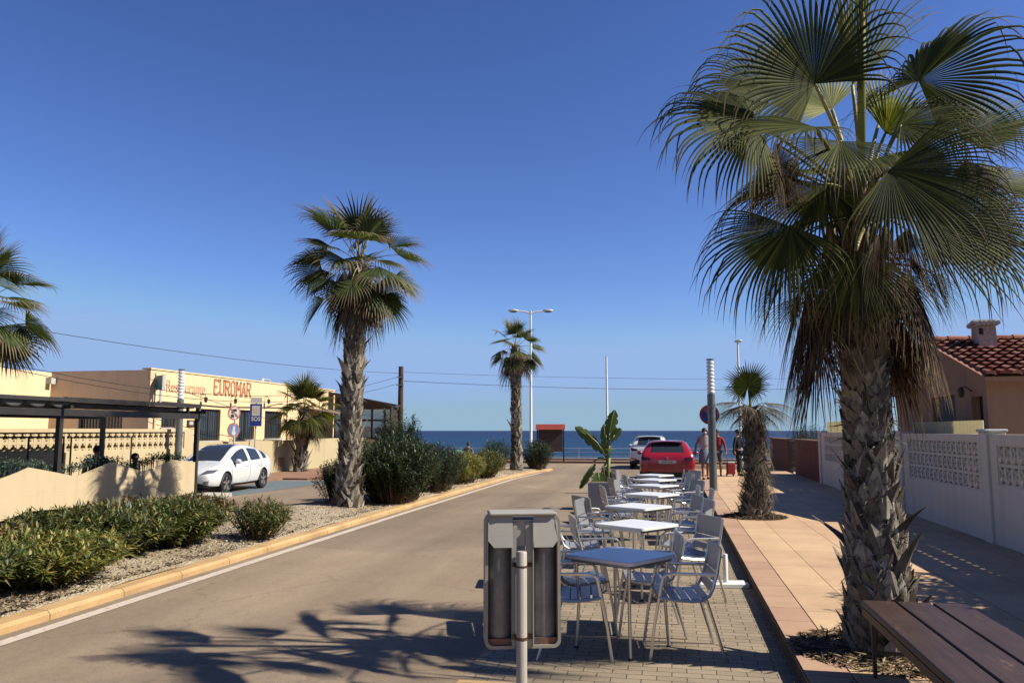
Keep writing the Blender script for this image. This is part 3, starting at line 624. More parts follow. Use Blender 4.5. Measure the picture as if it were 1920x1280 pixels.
# ---- generic fan palm
def palm(name,label,loc,hgt,rtr,crown_r,seed,nfr=22,skirt=14,skirt_len=.8,flare=1.35,matg=None,nseg=30,boot=.17,dens=.75,skz=.9,leanx=0.0,leany=0.0,el_min=-55,spike=.05,skout=.35):
    rg=random.Random(seed); t=thing('palm_tree',label,'palm tree',loc)
    ln=lambda z:V((leanx*(z/hgt)**1.5,leany*(z/hgt)**1.5,0)); matg=matg or M_palmf
    prof=densify([(0,rtr*flare),(.25,rtr*(1+(flare-1)*.6)),(.8,rtr*1.05),(hgt*.9,rtr*.92),(hgt,rtr*.8)],.15)
    mb=MB(); core(mb,prof,rg,ln,n=14); boots(mb,prof,rg,boot,dens,.05,1,lean=ln,spike=spike); fibres(mb,prof,rg,700,.16,1,ln); mb.build('trunk',[M_core,M_boot],t,smooth=50)
    C=ln(hgt)+V((0,0,hgt))
    for k in range(nfr):
        ph=k*2.39996+rg.uniform(-.2,.2); u=(k+.5)/nfr; el=R(86+(el_min-86)*u**1.0+rg.uniform(-8,8))
        d=V((math.cos(ph)*math.cos(el),math.sin(ph)*math.cos(el),math.sin(el)))
        pl=crown_r*rg.uniform(.42,.6); hub=C+d*pl+V((0,0,-.06*crown_r*max(0,math.cos(el))))
        mb=MB(); dirh=petiole(mb,C+V((0,0,rg.uniform(-.1,.1))),hub,.022,.01,.1,1,5)
        ax=(d*.8+V((0,0,-.12-.25*max(0,math.cos(el))))).normalized(); nn=V((-math.cos(ph)*math.sin(el),-math.sin(ph)*math.sin(el),math.cos(el)+.15))+V((rg.uniform(-.5,.5),rg.uniform(-.5,.5),0))
        frond(mb,hub,ax,nn,crown_r*rg.uniform(.5,.62),R(rg.uniform(80,112)),nseg,.5,(.75+.5*math.cos(el))/crown_r,rg,rg.choice([-.25,.1,.25]),0,7)
        mb.build('frond',[matg,M_petio],t,smooth='all',fixn=False)
    for k in range(skirt):
        ph=k*2.39996+1; o_=V((math.cos(ph),math.sin(ph),0)); zz=hgt*skz+(hgt*(1-skz))*rg.random()-.1*rg.random()
        st=ln(zz)+o_*rtr+V((0,0,zz)); hub=st+o_*skirt_len*skout*rg.uniform(.6,1.2)+V((0,0,-.05))
        mb=MB(); petiole(mb,st,hub,.02,.012,.2,0,5)
        frond(mb,hub,o_*.3+V((0,0,-1)),o_+V((rg.uniform(-.3,.3),rg.uniform(-.3,.3),.2)),skirt_len*rg.uniform(.7,1.1),R(rg.uniform(25,45)),18,.35,.5,rg,-.3,0,6,jag=.3)
        mb.build('dead_frond',[M_dead if k%2 else M_deadg],t,smooth='all',fixn=False)
    return t
palm('palm_tree','tall fan palm with a thick scaly trunk standing next to the big dark oleander',(-6.45,15.5,.1),4.95,.17,1.6,31,28,30,1.15,1.7,None,32,.15,.5,.84,.12,0,-48,.08,.22)
palm('palm_tree','thin fan palm with a ragged crown next to the double street lamp',(-5.95,31.0,.1),4.75,.165,1.35,45,17,14,1.1,1.35,None,24,.2,.7,.86,-.05,0,-45,.05,.3)
palm('palm_tree','short bushy fan palm on the pavement in front of the restaurant wall',(-14.35,29.6,.06),2.35,.16,1.55,52,28,16,1.0,1.6,M_palm,26,.2,.7,.75,.1,0,-50,.2,.3)
palm('palm_tree','fan palm cut off by the left edge behind the pergola',(-14.2,14.0,.06),4.15,.22,1.75,64,26,10,.9,1.4,M_palmf,32,.2,.7)
# ---- small palm on the sidewalk: one round fan on top, dry hanging skirt, frayed trunk
rg=random.Random(77)
SP=V((1.42,15.1,.12)); t=thing('palm_tree','small palm with one round fan leaf above a dry drooping skirt on the sidewalk','palm tree',SP)
prof=densify([(0,.24),(.2,.18),(.5,.125),(1.0,.115),(1.5,.12),(1.9,.08)],.1)
ln=lambda z:V((.06*math.sin(z*1.6),0,0))
mb=MB(); core(mb,prof,rg,ln,n=14); boots(mb,prof,rg,.09,.5,.04,1,lean=ln,spike=.2); fibres(mb,prof,rg,1800,.2,1,ln); mb.build('trunk',[M_core,M_boot],t,smooth=50)
def spt(px,py,dd=0): return PD(px,py,14.3-dd)-SP
mb=MB(); hub=spt(1402,725,0); petiole(mb,ln(1.9)+V((0,0,1.85)),hub,.025,.012,.02,1); S2=14.3/F
frond(mb,hub,lc((0,1,.25)),lc((0,-.2,1)),54*S2,R(172),58,.55,.15,rg,-.12,0,8); mb.build('frond',[M_palm,M_petio],t,smooth='all',fixn=False)
for k,(ax,rp) in enumerate([((-1,.1,.2),70),((-.85,.35,-.2),72),((.95,.35,.1),74),((.8,.1,.4),70),((.5,.2,.8),60),((-.5,.2,.8),60),((.9,-.1,-.3),66),((-.9,-.1,-.4),66),((.2,.1,-1),60),((-.3,.1,-1),60),((0,-.2,1),50),((.6,-.3,.5),55),((-.6,-.3,.5),55)]):
    mb=MB(); a=lc(ax).normalized(); st=ln(1.9)+V((0,0,1.9)); hub=st+a*.24+V((0,0,.05)); petiole(mb,st,hub,.02,.012,.2,0)
    frond(mb,hub,a+V((0,0,-.35)),V((0,0,1))+a*.3,rp*S2*1.1,R(55),26,.3,.95,rg,-.3,0,8,jag=.2)
    mb.build('dead_frond',[M_deadg if k%3 else M_dead],t,smooth='all',fixn=False)
for k in range(22):
    ph=k*2.4; o_=V((math.cos(ph),math.sin(ph),0)); z=.5+1.3*k/22; mb=MB(); st=ln(z)+o_*.18+V((0,0,z)); frond(mb,st,o_*.35+V((0,0,-1)),o_,rg.uniform(.4,.65),R(35),14,.3,.4,rg,-.2,0,6,jag=.3)
    mb.build('dead_frond',[M_deadg],t,smooth='all',fixn=False)
# straw heaps at palm feet
def heap(c,r,n,seed,label,L=.12,flat=.06):
    rg=random.Random(seed); mb=MB()
    for i in range(n):
        a=rg.uniform(0,2*PI); q=r*math.sqrt(rg.random()); h=flat*max(0,1-q/r)*rg.random()
        p=V((c[0]+q*math.cos(a),c[1]+q*math.sin(a),c[2]+.006+h)); d=V((rg.uniform(-1,1),rg.uniform(-1,1),rg.uniform(-.15,.25))).normalized(); l=L*rg.uniform(.4,1.3); w=V((-d.y,d.x,0)).normalized()*l*.07
        mb.add([p-d*l/2,p+w+V((0,0,.006)),p+d*l/2,p-w+V((0,0,.006))],[(0,1,2,3)])
    return tag(mb.build('straw_litter',[M_litter],fixn=False),label,'litter',kind='stuff')
heap((1.42,15.1,.12),.55,1500,1,'dry straw piled round the foot of the small palm',.16,.14)
heap((1.42,6.2,.12),.62,1600,2,'dead leaf litter round the foot of the big palm',.13,.08)
heap((1.3,4.6,.12),.9,250,3,'scattered dry bits on the sidewalk slabs',.05,.0)
# leaf litter on the median
rg=random.Random(5); mb=MB()
for i in range(17000):
    y=5+(rg.random()**3.2)*26; u=1-rg.random()**1.5*.9; xe=interp(ME,y)-.25; xw=interp(MW,y)+.1; x=xw+(xe-xw)*u
    uu=(x-xw)/(xe-xw); z=.112+.05*math.sin(PI*uu)+rg.uniform(0,.02)
    d=V((rg.uniform(-1,1),rg.uniform(-1,1),rg.uniform(-.3,.3))).normalized(); l=rg.uniform(.02,.11); w=V((-d.y,d.x,0)).normalized()*l*rg.uniform(.06,.2); p=V((x,y,z))
    mb.add([p-d*l/2,p+w,p+d*l/2,p-w],[(0,1,2,3)])
tag(mb.build('leaf_litter',[M_litter],fixn=False),kind='stuff')
rg=random.Random(6); mb=MB()
for i in range(700):
    y=5+rg.random()*20; u=rg.random(); xe=interp(ME,y)-.25; xw=interp(MW,y)+.1; x=xw+(xe-xw)*u; s_=rg.uniform(.008,.03)
    mb.ell((x,y,.112+.05*math.sin(PI*u)),(s_,s_*rg.uniform(.6,1),s_*.6),5,3)
tag(mb.build('pebbles',[M_whitew]),kind='stuff')
# ================================================================== BUSHES
def bush(label,c,rx,ry,h,nst,lpf,mat,seed,L=.12,W=.02,name='oleander_bush',group=None,up=.5,z0=.0,cat='bush'):
    rg=random.Random(seed); t=thing(name,label,cat,c,0,group); lb=MB(); sb=MB()
    for s in range(nst):
        a=rg.uniform(0,2*PI); q=math.sqrt(rg.random()); tip=V((rx*q*math.cos(a),ry*q*math.sin(a),h*(.55+.45*math.sqrt(max(0,1-q*q)))*rg.uniform(.78,1.12)))
        base=V((tip.x*.45,tip.y*.45,z0)); midp=(base+tip)/2+V((rg.uniform(-.06,.06),rg.uniform(-.06,.06),.08*h))
        pts=[base*(1-u)**2+midp*2*u*(1-u)+tip*u*u for u in (0,.25,.5,.75,1)]
        sb.tube(pts,[.009,.007,.006,.004,.003],4,0,cap=False)
        for k in range(lpf):
            u=.18+.84*(k/lpf)**.8; u=min(u,1); p=base*(1-u)**2+midp*2*u*(1-u)+tip*u*u
            ph=k*2.1+rg.uniform(-.8,.8); el=rg.uniform(-.45,.95)+up*(u>.9)*rg.random()
            d=V((math.cos(ph)*math.cos(el),math.sin(ph)*math.cos(el),math.sin(el))); l=L*rg.uniform(.6,1.15); sd=V((-math.sin(ph),math.cos(ph),rg.uniform(-.3,.3))); nz=d.cross(sd)
            w=W*rg.uniform(.7,1.2)/2; m_=p+d*l*.5; drp=V((0,0,-l*rg.uniform(0,.25)))
            lb.add([p,m_-sd*w-nz*w*.4,m_+sd*w-nz*w*.4,p+d*l+drp,],[(0,2,3),(0,3,1)])
    lb.build('foliage',[mat],t,fixn=False); sb.build('stems',[M_twig],t,fixn=False); return t
zs=.13
hg='oleanders along the median hedge'
for i,(x,y,rx,ry,h,mt,lb) in enumerate([
 (-6.42,5.7,1.0,1.2,0.53,M_ol_mid,'green oleander at the left edge, nearest of the median hedge'),
 (-7.5,7.0,1.0,1.1,0.57,M_ol_brn,'dry brownish oleander in the hedge below the cream planter panels'),
 (-6.3,7.2,.8,.95,0.45,M_ol_yel,'yellow-green oleander in the median hedge close to the orange kerb'),
 (-6.8,8.5,1.0,1.0,0.57,M_ol_mid,'mid green oleander in the middle of the median hedge'),
 (-7.45,10.2,.85,1.1,0.52,M_ol_brn,'brown-tinged oleander at the back of the median hedge'),
 (-6.6,9.75,.75,.85,0.57,M_ol_mid,'leafy green oleander ending the median hedge before the gap'),
 (-7.6,12.0,.55,.8,.45,M_ol_brn,'low dry oleander behind the hedge by the side road')]):
    bush(lb,(x,y,zs),rx,ry,h,230 if i!=6 else 90,52,mt,100+i,.13,.026,group=None)
b0=G(483,1008,.12)
bush('small round oleander standing alone in the gravel gap',(b0.x,b0.y,zs),.5,.5,.5,90,40,M_ol_mid,120,.10,.018)
bush('big dark oleander right beside the tall scaly palm',(-5.95,16.9,zs),1.0,1.55,1.3,420,74,M_ol_dark,121,.12,.026)
bush('tall dark oleander shoots rising at the top of the big bush',(-6.35,18.2,zs),.55,.6,1.95,90,70,M_ol_dark,122,.14,.024)
bush('low dark oleander behind the trunk of the tall scaly palm',(-6.95,16.2,zs),.55,.7,.85,110,46,M_ol_dark,123,.12,.02)
bush('dark oleander following the big bush along the kerb',(-5.95,20.0,zs),.75,1.5,1.12,200,64,M_ol_dark,124,.12,.02)
bush('yellow-green low oleander in the middle of the far median',(-6.0,22.9,zs),.6,1.6,.85,190,56,M_ol_yel,125,.12,.022)
bush('green low oleander just before the thin far palm',(-6.05,26.0,zs),.6,1.8,.82,190,56,M_ol_mid,126,.12,.022)
bush('dark bush behind the foot of the thin far palm',(-6.6,30.2,zs),.6,.9,1.15,110,44,M_ol_dark,127,.12,.022)
bush('round bush at the tip of the median below the notice board',(-5.35,32.2,zs),.75,.75,1.1,150,46,M_ol_dark,128,.12,.022)
# small weeds by the palm foot
bush('thin dry shrub between the gravel and the side road',(-7.3,13.9,zs),.3,.3,.25,20,20,M_ol_brn,129,.09,.016)
# ================================================================== TABLES AND CHAIRS
def make_chair():
    t=thing('metal_chair','tmp','chair')
    Wd=.265
    for s in(-1,1):
        y=s*Wd
        mb=MB(); mb.tube([(.30,y,0),(.265,y,.25),(.215,y,.50),(.19,y,.62),(.165,y,.648),(.10,y,.655),(-.225,y,.65)],[.0135]*7,6,0,flat=.8); mb.build('arm_frame',[M_alu],t,smooth=50)
        mb=MB(); mb.tube([(-.27,y,.85),(-.262,y,.78),(-.235,y,.65),(-.205,y,.55),(-.175,y,.49),(-.12,y,.455),(-.04,y,.445),(.10,y,.455),(.225,y,.475)],[.0125]*9,6,0,flat=1.3); mb.build('side_rail',[M_alu],t,smooth=50)
        mb=MB(); mb.tube([(-.15,y,.46),(-.2,y,.30),(-.29,y,0)],[.0135,.0135,.012],6,0); mb.build('rear_leg',[M_alu],t,smooth=50)
    mb=MB(); mb.bar((.225,-Wd,.468),(.225,Wd,.468),.02); mb.build('stretcher',[M_alud],t); mb=MB(); mb.bar((-.15,-Wd,.44),(-.15,Wd,.44),.02); mb.build('stretcher',[M_alud],t)
    pr=[(.235,.482),(.14,.468),(.05,.458),(-.03,.453),(-.11,.460),(-.165,.49)]
    mb=MB()
    for (x0,z0),(x1,z1) in zip(pr,pr[1:]):
        a=V((x0,z0));b=V((x1,z1)); a2=a+(b-a)*.06; b2=a+(b-a)*.90
        mb.prism([(a2.x,a2.y),(b2.x,b2.y),(b2.x,b2.y+.008),(a2.x,a2.y+.008)],-Wd+.012,Wd-.012,0,lambda u,v,w:V((u,w,v)))
    mb.build('seat',[M_slat],t)
    mb=MB(); pb=[(-.252,.665),(-.268,.76),(-.276,.855)]
    mb.prism([(-.244,.66),(-.258,.76),(-.266,.86),(-.278,.86),(-.270,.76),(-.256,.66)],-Wd+.013,Wd-.013,0,lambda u,v,w:V((u,w,v)))
    for (x0,z0),(x1,z1) in(((-.19,.515),(-.212,.575)),((-.217,.59),(-.238,.65))):
        mb.prism([(x0,z0),(x1,z1),(x1-.009,z1),(x0-.009,z0)],-Wd+.013,Wd-.013,0,lambda u,v,w:V((u,w,v)))
    mb.build('backrest',[M_slat],t)
    return t
def make_table():
    t=thing('square_table','tmp','table'); a=.315; r=.05
    pts=[]
    for k,(sx,sy) in enumerate(((1,1),(-1,1),(-1,-1),(1,-1))):
        for j in range(5): 
            th=PI/2*k+PI/2*j/4; pts.append((sx*(a-r)+r*math.cos(th),sy*(a-r)+r*math.sin(th)))
    mb=MB(); mb.prism(pts,.705,.728,0); mb.prism([(x*.975,y*.975) for x,y in pts],.728,.732,0); mb.build('tabletop',[M_top],t,smooth=30)
    mb=MB()
    for i,j in((0,1),(1,2),(2,3),(3,0)):
        c=[(.27,.27),(-.27,.27),(-.27,-.27),(.27,-.27)]; mb.bar((*c[i],.69),(*c[j],.69),.02,.028)
    mb.build('apron',[M_alud],t)
    for sx,sy in((1,1),(-1,1),(-1,-1),(1,-1)):
        mb=MB(); mb.tube([(sx*.25,sy*.25,.70),(sx*.235,sy*.235,.35),(sx*.25,sy*.25,.01)],[.014,.013,.012],8,0); mb.lathe([(.017,0),(.017,.015)],(sx*.25,sy*.25,0),8,1)
        mb.build('leg',[M_alu,M_black],t,smooth=50)
    return t
ZS=.008
tys=[(1165,1038),(1194,981),(1197,947.5),(1222,925),(1228,908.5),(1228,898),(1227,889.5)]
tn=['nearest to the litter bin','second from the litter bin','third from the litter bin','in the middle of the row','third from the red car','second from the red car','closest to the red car']
chair0=make_chair(); table0=make_table(); first=True; rc=random.Random(4)
seats=[('left side, near corner of the table ','ln'),('left side, far corner of the table ','lf'),('right side, near corner of the table ','rn'),('right side, far corner of the table ','rf')]
for i,(px,py) in enumerate(tys):
    p=G(px,py,.695+ZS)
    o=table0 if i==0 else copy_tree(table0)
    o.scale=(1,1,.95); o.location=(p.x,p.y,ZS); o.rotation_euler=(0,0,YW+R(45+rc.uniform(-3,3)+(3 if i==0 else 0)))
    o['label']='white square table with metal legs, '+('the one '+tn[i]); o['group']='white square tables in a row on the pavers'
    jx=lambda a=.04:rc.uniform(-a,a)
    dx=0.52; dyy=.36
    fr=cf.copy(); fr.z=0; fr.normalize()
    for (lb,k) in seats:
        sgn=-1 if k[0]=='l' else 1; far=1 if k[1]=='f' else -1
        off=cr*(sgn*(.50+jx(.11)))+fr*(far*.32+jx(.07)) 
        if i==0: off={'ln':cr*-.38+fr*-.13,'lf':cr*-.30+fr*.48,'rn':cr*.44+fr*-.13,'rf':cr*.30+fr*.50}[k]
        ang=YW+(0 if sgn<0 else PI)+R(rc.uniform(-17,17) if i else rc.uniform(-7,7))+R(-far*sgn*8*(0 if i==0 else 1))
        c=chair0 if first else copy_tree(chair0); first=False
        c.scale=(.91,.91,.93); c.location=(p.x+off.x,p.y+off.y,ZS); c.rotation_euler=(0,0,ang)
        c['label']='metal armchair at the '+('left' if sgn<0 else 'right')+(' near' if far<0 else ' far')+' corner of table '+tn[i]
        c['group']='metal armchairs around the tables'
# umbrella base
u=G(1362,1099,ZS)
t=thing('parasol_base','white parasol foot plate with a short post on the pavers by the kerb','parasol base',(u.x,u.y,ZS),YW)
mb=MB(); mb.bbox((-.30,-.10,0),(.22,.12,.045),.006); mb.build('plate',[M_whitem],t)
mb=MB(); mb.lathe([(.026,.045),(.026,.33),(.023,.335)],(0,.02,0),14); mb.build('post',[M_whitem],t,smooth=40)
mb=MB(); mb.tube([(0,.02,.30),(-.06,.02,.30)],.006,6,0); mb.ell((-.07,.02,.30),(.016,.016,.016),8,6); mb.build('knob',[M_black],t)
# ================================================================== LITTER BIN
bp=PY(985,1278,4.3); bx=bp.x; by=4.3
t=thing('litter_bin','double drum grey litter bin with pale hood on a rusty white post','litter bin',(bx-.012,by,-.03),YW+R(6))
pz=lambda y: PY(985,y,4.3).z
zt=pz(951); zb=pz(1204); hh=pz(1012); hw=.202
# outer hoop frame
def hoop(z0,z1,hw,th,y0,y1,r=.05,mb=None,mi=0):
    n=6; P=[]
    for k,(sx,sz) in enumerate(((1,1),(-1,1),(-1,-1),(1,-1))):
        rr_=r if sz>0 else r*.7
        for j in range(n): 
            a=PI/2*k+PI/2*j/(n-1); P.append((sx*(hw-rr_)+rr_*math.cos(a),(z1-rr_ if sz>0 else z0+rr_)+rr_*math.sin(a)))
    Q=[]
    for k,(sx,sz) in enumerate(((1,1),(-1,1),(-1,-1),(1,-1))):
        rr_=(r if sz>0 else r*.7)-th*.5; 
        for j in range(n):
            a=PI/2*k+PI/2*j/(n-1); Q.append((sx*(hw-th-rr_)+rr_*math.cos(a),((z1-th-rr_) if sz>0 else (z0+th+rr_))+rr_*math.sin(a)))
    m=len(P); vs=[V((x,y0,z)) for x,z in P]+[V((x,y0,z)) for x,z in Q]+[V((x,y1,z)) for x,z in P]+[V((x,y1,z)) for x,z in Q]
    fs=[]
    for i in range(m):
        j=(i+1)%m; fs+=[(i,j,m+j,m+i),(2*m+i,3*m+i,3*m+j,2*m+j),(i,2*m+i,2*m+j,j),(m+i,m+j,3*m+j,3*m+i)]
    mb.add(vs,fs,mi)
mb=MB(); hoop(zb,zt,hw,.016,-.005,.12,.055,mb); mb.build('frame',[pm('bin_frame',lin((176,172,158)),.55,.15,6)],t,smooth=40)
# hood: front skirt sloping, full depth roof
mb=MB(); 
pf=[(-hw+.012,zt-.035),(-hw+.022,hh+.02),(-hw+.045,hh),(hw-.045,hh),(hw-.022,hh+.02),(hw-.012,zt-.035)]
mb.prism(pf,.004,.165,0,lambda u,v,w:V((u,w,v)))
# sloping front flaps either side of the channel
for s in(-1,1):
    mb.add([(s*.056,.0,zt-.014),(s*(hw-.03),.0,zt-.014),(s*(hw-.015),-.012,zt-.05),(s*(hw-.014),-.014,hh+.03),(s*(hw-.045),-.035,hh-.004),(s*.056,-.035,hh-.004),(s*.056,.004,hh-.004),(s*(hw-.045),.004,hh-.004),(s*(hw-.014),.004,hh+.03)],[(0,1,2,3,4,5),(5,4,7,6),(3,8,7,4)],0)
mb.bbox((-hw+.02,-.022,zt-.012),(hw-.02,.15,zt+.006),.006,0)
mb.build('hood',[M_binl],t,smooth=30)
for s in(-1,1):
    mb=MB(); cx=s*.121; mb.lathe([(.058,zb+.045),(.068,zb+.05),(.070,zb+.065),(.070,hh+.02)],(cx,.085,0),28); mb.build('drum',[M_bind],t,smooth=35)
mb=MB(); mb.box((-hw+.02,.01,zb+.014),(hw-.02,.165,zb+.05)); mb.build('floor_tray',[M_bindk],t)
mb=MB(); mb.box((-.060,.0,zb+.01),(-.056,.05,zt-.05)); mb.box((-.060,-.004,zb+.01),(-.03,.0,zt-.05)); 
mb.box((.050,-.03,zb+.01),(.055,.05,zt-.05)); mb.box((.014,-.004,zb+.01),(.05,.0,zt-.05)); mb.box((-.03,.02,zb+.01),(.014,.024,zt-.05)); mb.build('channel_bracket',[M_binl],t)
mb=MB(); mb.box((-.058,-.010,pz(1051)),(.052,-.004,pz(1043))); mb.box((-.058,-.010,pz(1186)),(.052,-.004,pz(1176)))
mb.build('strap',[M_rust],t)
mb=MB(); mb.ell((-.045,-.012,pz(1047)),(.007,.005,.007),8,6); mb.ell((.035,-.012,pz(1047)),(.007,.005,.007),8,6); mb.ell((.0,-.02,pz(1022)),(.004,.006,.004),8,6); mb.build('bolt',[M_rust],t)
mb=MB(); mb.lathe([(.0285,-.02),(.0285,pz(1022)),(.024,pz(1020))],(-.012,-.042,0),22); mb.build('post',[M_postm],t,smooth=40)
mb=MB(); mb.lathe([(.0297,pz(1184)),(.0297,pz(1178))],(-.012,-.042,0),22,cap=False); mb.lathe([(.0297,pz(1050)),(.0297,pz(1046))],(-.012,-.042,0),22,cap=False); mb.build('clamp',[M_rust],t,smooth=40)
# ================================================================== BENCH
t=thing('wooden_bench','brown three-plank bench with black metal legs at the foot of the big palm','bench',(1.17,4.6,.12))
for k in range(3):
    x0=.0+k*.212; mb=MB(); mb.bbox((x0,-1.25,.412),(x0+.198,1.02,.452),.005); mb.build('plank',[M_bench],t)
mb=MB(); mb.box((.0,-1.25,.362),(.022,1.0,.41)); mb.box((.6,-1.25,.362),(.622,1.0,.41)); mb.build('side_rail',[M_bench],t)
for y in(.93,-1.0):
    mb=MB(); mb.bar((.045,y,.0),(.045,y,.361),.022); mb.bar((.58,y,.0),(.58,y,.361),.022); mb.bar((.056,y,.15),(.569,y,.15),.018); mb.bar((.03,y,.372),(.59,y,.372),.02)
    mb.build('leg_frame',[M_darkmetal],t)
# ================================================================== COLUMN LAMPS, POLES, SIGNS
def column(label,x,y,z0,top):
    t=thing('column_lamp',label,'lamp',(x,y,z0)); h=top-z0; r=.10; zl=h-.92
    mb=MB(); mb.lathe([(.125,0),(.125,.02),(r,.03),(r,zl)],n=24); mb.build('post',[M_greypole],t,smooth=40)
    mb=MB(); pr=[]
    for i in range(9):
        z=zl+.02+i*.096; pr+=[(r*.72,z),(r*.98,z+.012),(r*.98,z+.052),(r*.72,z+.074)]
    mb.lathe([(r*.72,zl+.0)]+pr,n=24); mb.build('louvre',[M_louvre],t,smooth=30)
    mb=MB(); mb.lathe([(r,h-.035),(r,h-.005),(r*.9,h)],n=24); mb.build('cap',[M_greypole],t,smooth=40)
    return t
c1=G(1338,919,.12); column('tall grey column lamp with white louvred top on the sidewalk kerb',c1.x,c1.y,.12,PD(1331,670,20.6).z)
c2=PD(341,692,24.5); column('grey column lamp with white louvred top behind the pergola planter',c2.x,c2.y,.06,c2.z)
def sign_round(t,c,r,mats,yaw,kind):
    # disc facing -Y rotated by yaw
    rot=Matrix.Rotation(yaw,4,'Z'); n=28
    def disc(r0,y0,y1,m,name):
        mb=MB(); mb.prism([(r0*math.cos(2*PI*i/n),r0*math.sin(2*PI*i/n)) for i in range(n)],y0,y1,0,lambda u,v,w:V(c)+rot@V((u,w,v))); return mb.build(name,[m],t)
    disc(r,0,.012,mats[0],'sign_disc'); disc(r*.80,-.004,-.001,mats[1],'sign_face'); return rot,disc
# far prohibition sign on the kerb column (blue disc, red ring, slash)
sp=PD(1330,777,24.5); base=(sp.x,sp.y,.12)
t=thing('no_parking_sign','blue and red round traffic sign partly hidden by the column lamp','traffic sign',base)
cz=sp.z-.12; rot,_=sign_round(t,(0,-.05,cz),.30,[M_red,M_signb],YW*.5,0)
mb=MB(); mb.bar(rot@V((-.17,-.062,.17))+V((0,0,cz)),rot@V((.17,-.062,-.17))+V((0,0,cz)),.006,.05,0); mb.build('slash',[M_red],t)
text('S',.16,M_signw,t,(0.06,-.062,cz-.02),(PI/2,0,YW*.5),'symbol')
mb=MB(); mb.lathe([(.03,0),(.03,cz+.3)],n=10); mb.build('post',[M_galv],t,smooth=40)
# pole with two round signs near the white car
p=PD(441,774,27.5); p2=PD(441,806,27.5)
t=thing('pole_signs','two round faded signs one above the other on a pole behind the white car','traffic sign',(p.x,p.y,.06)); yw=R(75)
mb=MB(); mb.lathe([(.03,0),(.03,p.z+.2)],n=10); mb.build('post',[M_galv],t,smooth=40)
yw=R(66)-R(20)
c=(0,-.06,p.z-.06); rot,_=sign_round(t,c,.25,[M_signp,M_signw],yw+R(20),0)
mb=MB()
for (ax,az,bx_,bz,w) in((-.08,.08,.09,.10,.09),(-.12,.02,-.05,.02,.07),(-.13,-.10,-.01,-.10,.11),(.04,-.08,.12,-.08,.09)): mb.bar(V(c)+rot@V((ax,-.008,az)),V(c)+rot@V((bx_,-.008,bz)),.005,w,0)
mb.build('tow_symbol',[M_dark],t)
mb=MB(); mb.bar(V(c)+rot@V((-.18,-.012,.16)),V(c)+rot@V((.18,-.012,-.16)),.005,.04); mb.build('slash',[M_signp],t)
c=(0,-.06,p2.z-.06); rot,_=sign_round(t,c,.25,[M_signp,M_signlb],yw+R(20),0)
mb=MB(); mb.prism([(-.03,.14),(.03,.14),(.05,0),(.09,-.12),(0,-.19),(-.09,-.12),(-.05,0)],-.010,-.006,0,lambda u,v,w:V(c)+rot@V((u,w,v))); mb.build('symbol',[M_signw],t)
# blue information sign
p=PD(480,776,29); t=thing('information_sign','tall blue rectangular SOS information sign on a slim post behind the white car','information sign',(p.x,p.y,.06),R(24))
z0=PD(480,798,29).z-.06; z1=PD(480,757,29).z-.06; zz=PD(480,745,29).z-.06; w=.20
mb=MB(); mb.lathe([(.03,0),(.03,zz)],(0,.03,0),10); mb.build('post',[M_galv],t,smooth=40)
mb=MB(); mb.bbox((-w-.015,-.035,z0-.015),(w+.015,-.005,z1+.015),.006); mb.build('frame',[M_galv],t)
mb=MB(); mb.box((-w,-.041,z0),(w,-.036,z1)); mb.build('panel',[M_signb],t)
mb=MB(); mb.box((-w+.06,-.046,z0+.36),(w-.06,-.042,z1-.06)); mb.build('map_panel',[M_signw],t)
mb=MB(); mb.box((-w+.11,-.049,z0+.46),(w-.13,-.047,z1-.16)); mb.build('map_mark',[M_yellow],t)
text('SOS',.20,M_signw,t,(0,-.045,z0+.24),(PI/2,0,0),'lettering',.003,.9,offset=.006)
mb=MB(); mb.box((-w,-.03,z1+.03),(w,-.0,zz)); mb.build('top_plate',[M_signw],t)
# wooden utility pole + far lamps
UP=PD(752,687,41); t=thing('utility_pole','dark wooden utility pole standing against the sea','utility pole',(UP.x,UP.y,0))
mb=MB(); mb.lathe([(.15,0),(.14,UP.z*.5),(.125,UP.z)],n=12); mb.build('pole',[M_pole],t,smooth=40)
mb=MB(); mb.bar((-.2,-.1,UP.z-.55),(.2,-.1,UP.z-.55),.05); mb.bar((-.2,-.1,UP.z-.95),(.2,-.1,UP.z-.95),.05); mb.build('bracket',[M_galv],t)
def lamp(px,py,D,name,label,double=True,r=.07,mat=None):
    p=PD(px,py,D); t=thing(name,label,'street lamp',(p.x,p.y,0),YW); h=p.z
    mb=MB(); mb.lathe([(r*1.6,0),(r*1.5,.5),(r,.6),(r*.65,h)],n=12); mb.build('pole',[mat or M_whitem],t,smooth=40)
    if double:
        for s in(-1,1):
            mb=MB(); mb.tube([(0,0,h-.12),(s*.3,0,h-.02),(s*.75,0,h+.02)],[.04,.035,.03],8); mb.build('arm',[mat or M_whitem],t,smooth=40)
            mb=MB(); mb.ell((s*.82,0,h+.02),(.26,.12,.075),12,8); mb.ell((s*.82,0,h-.03),(.18,.09,.05),10,6,1); mb.build('lamp_head',[M_galv,M_greypole],t,smooth='all')
    return t
LP=lamp(995,583,38,'street_lamp','tall double-headed street lamp behind the thin far palm')
lamp(1137,668,43,'mast','slim white mast without lamps beyond the broad-leaf plant',False,.07)
t=lamp(1383,640,34,'street_lamp','thin white street lamp behind the small sidewalk palm',False,.06)
hz=PD(1383,640,34).z; mb=MB(); mb.ell((0,-.1,hz),(.16,.3,.06),10,6); mb.build('lamp_head',[M_galv],t,smooth='all')
for px_,py_,D in ((459,712,46),(497,716,46)):
    pass
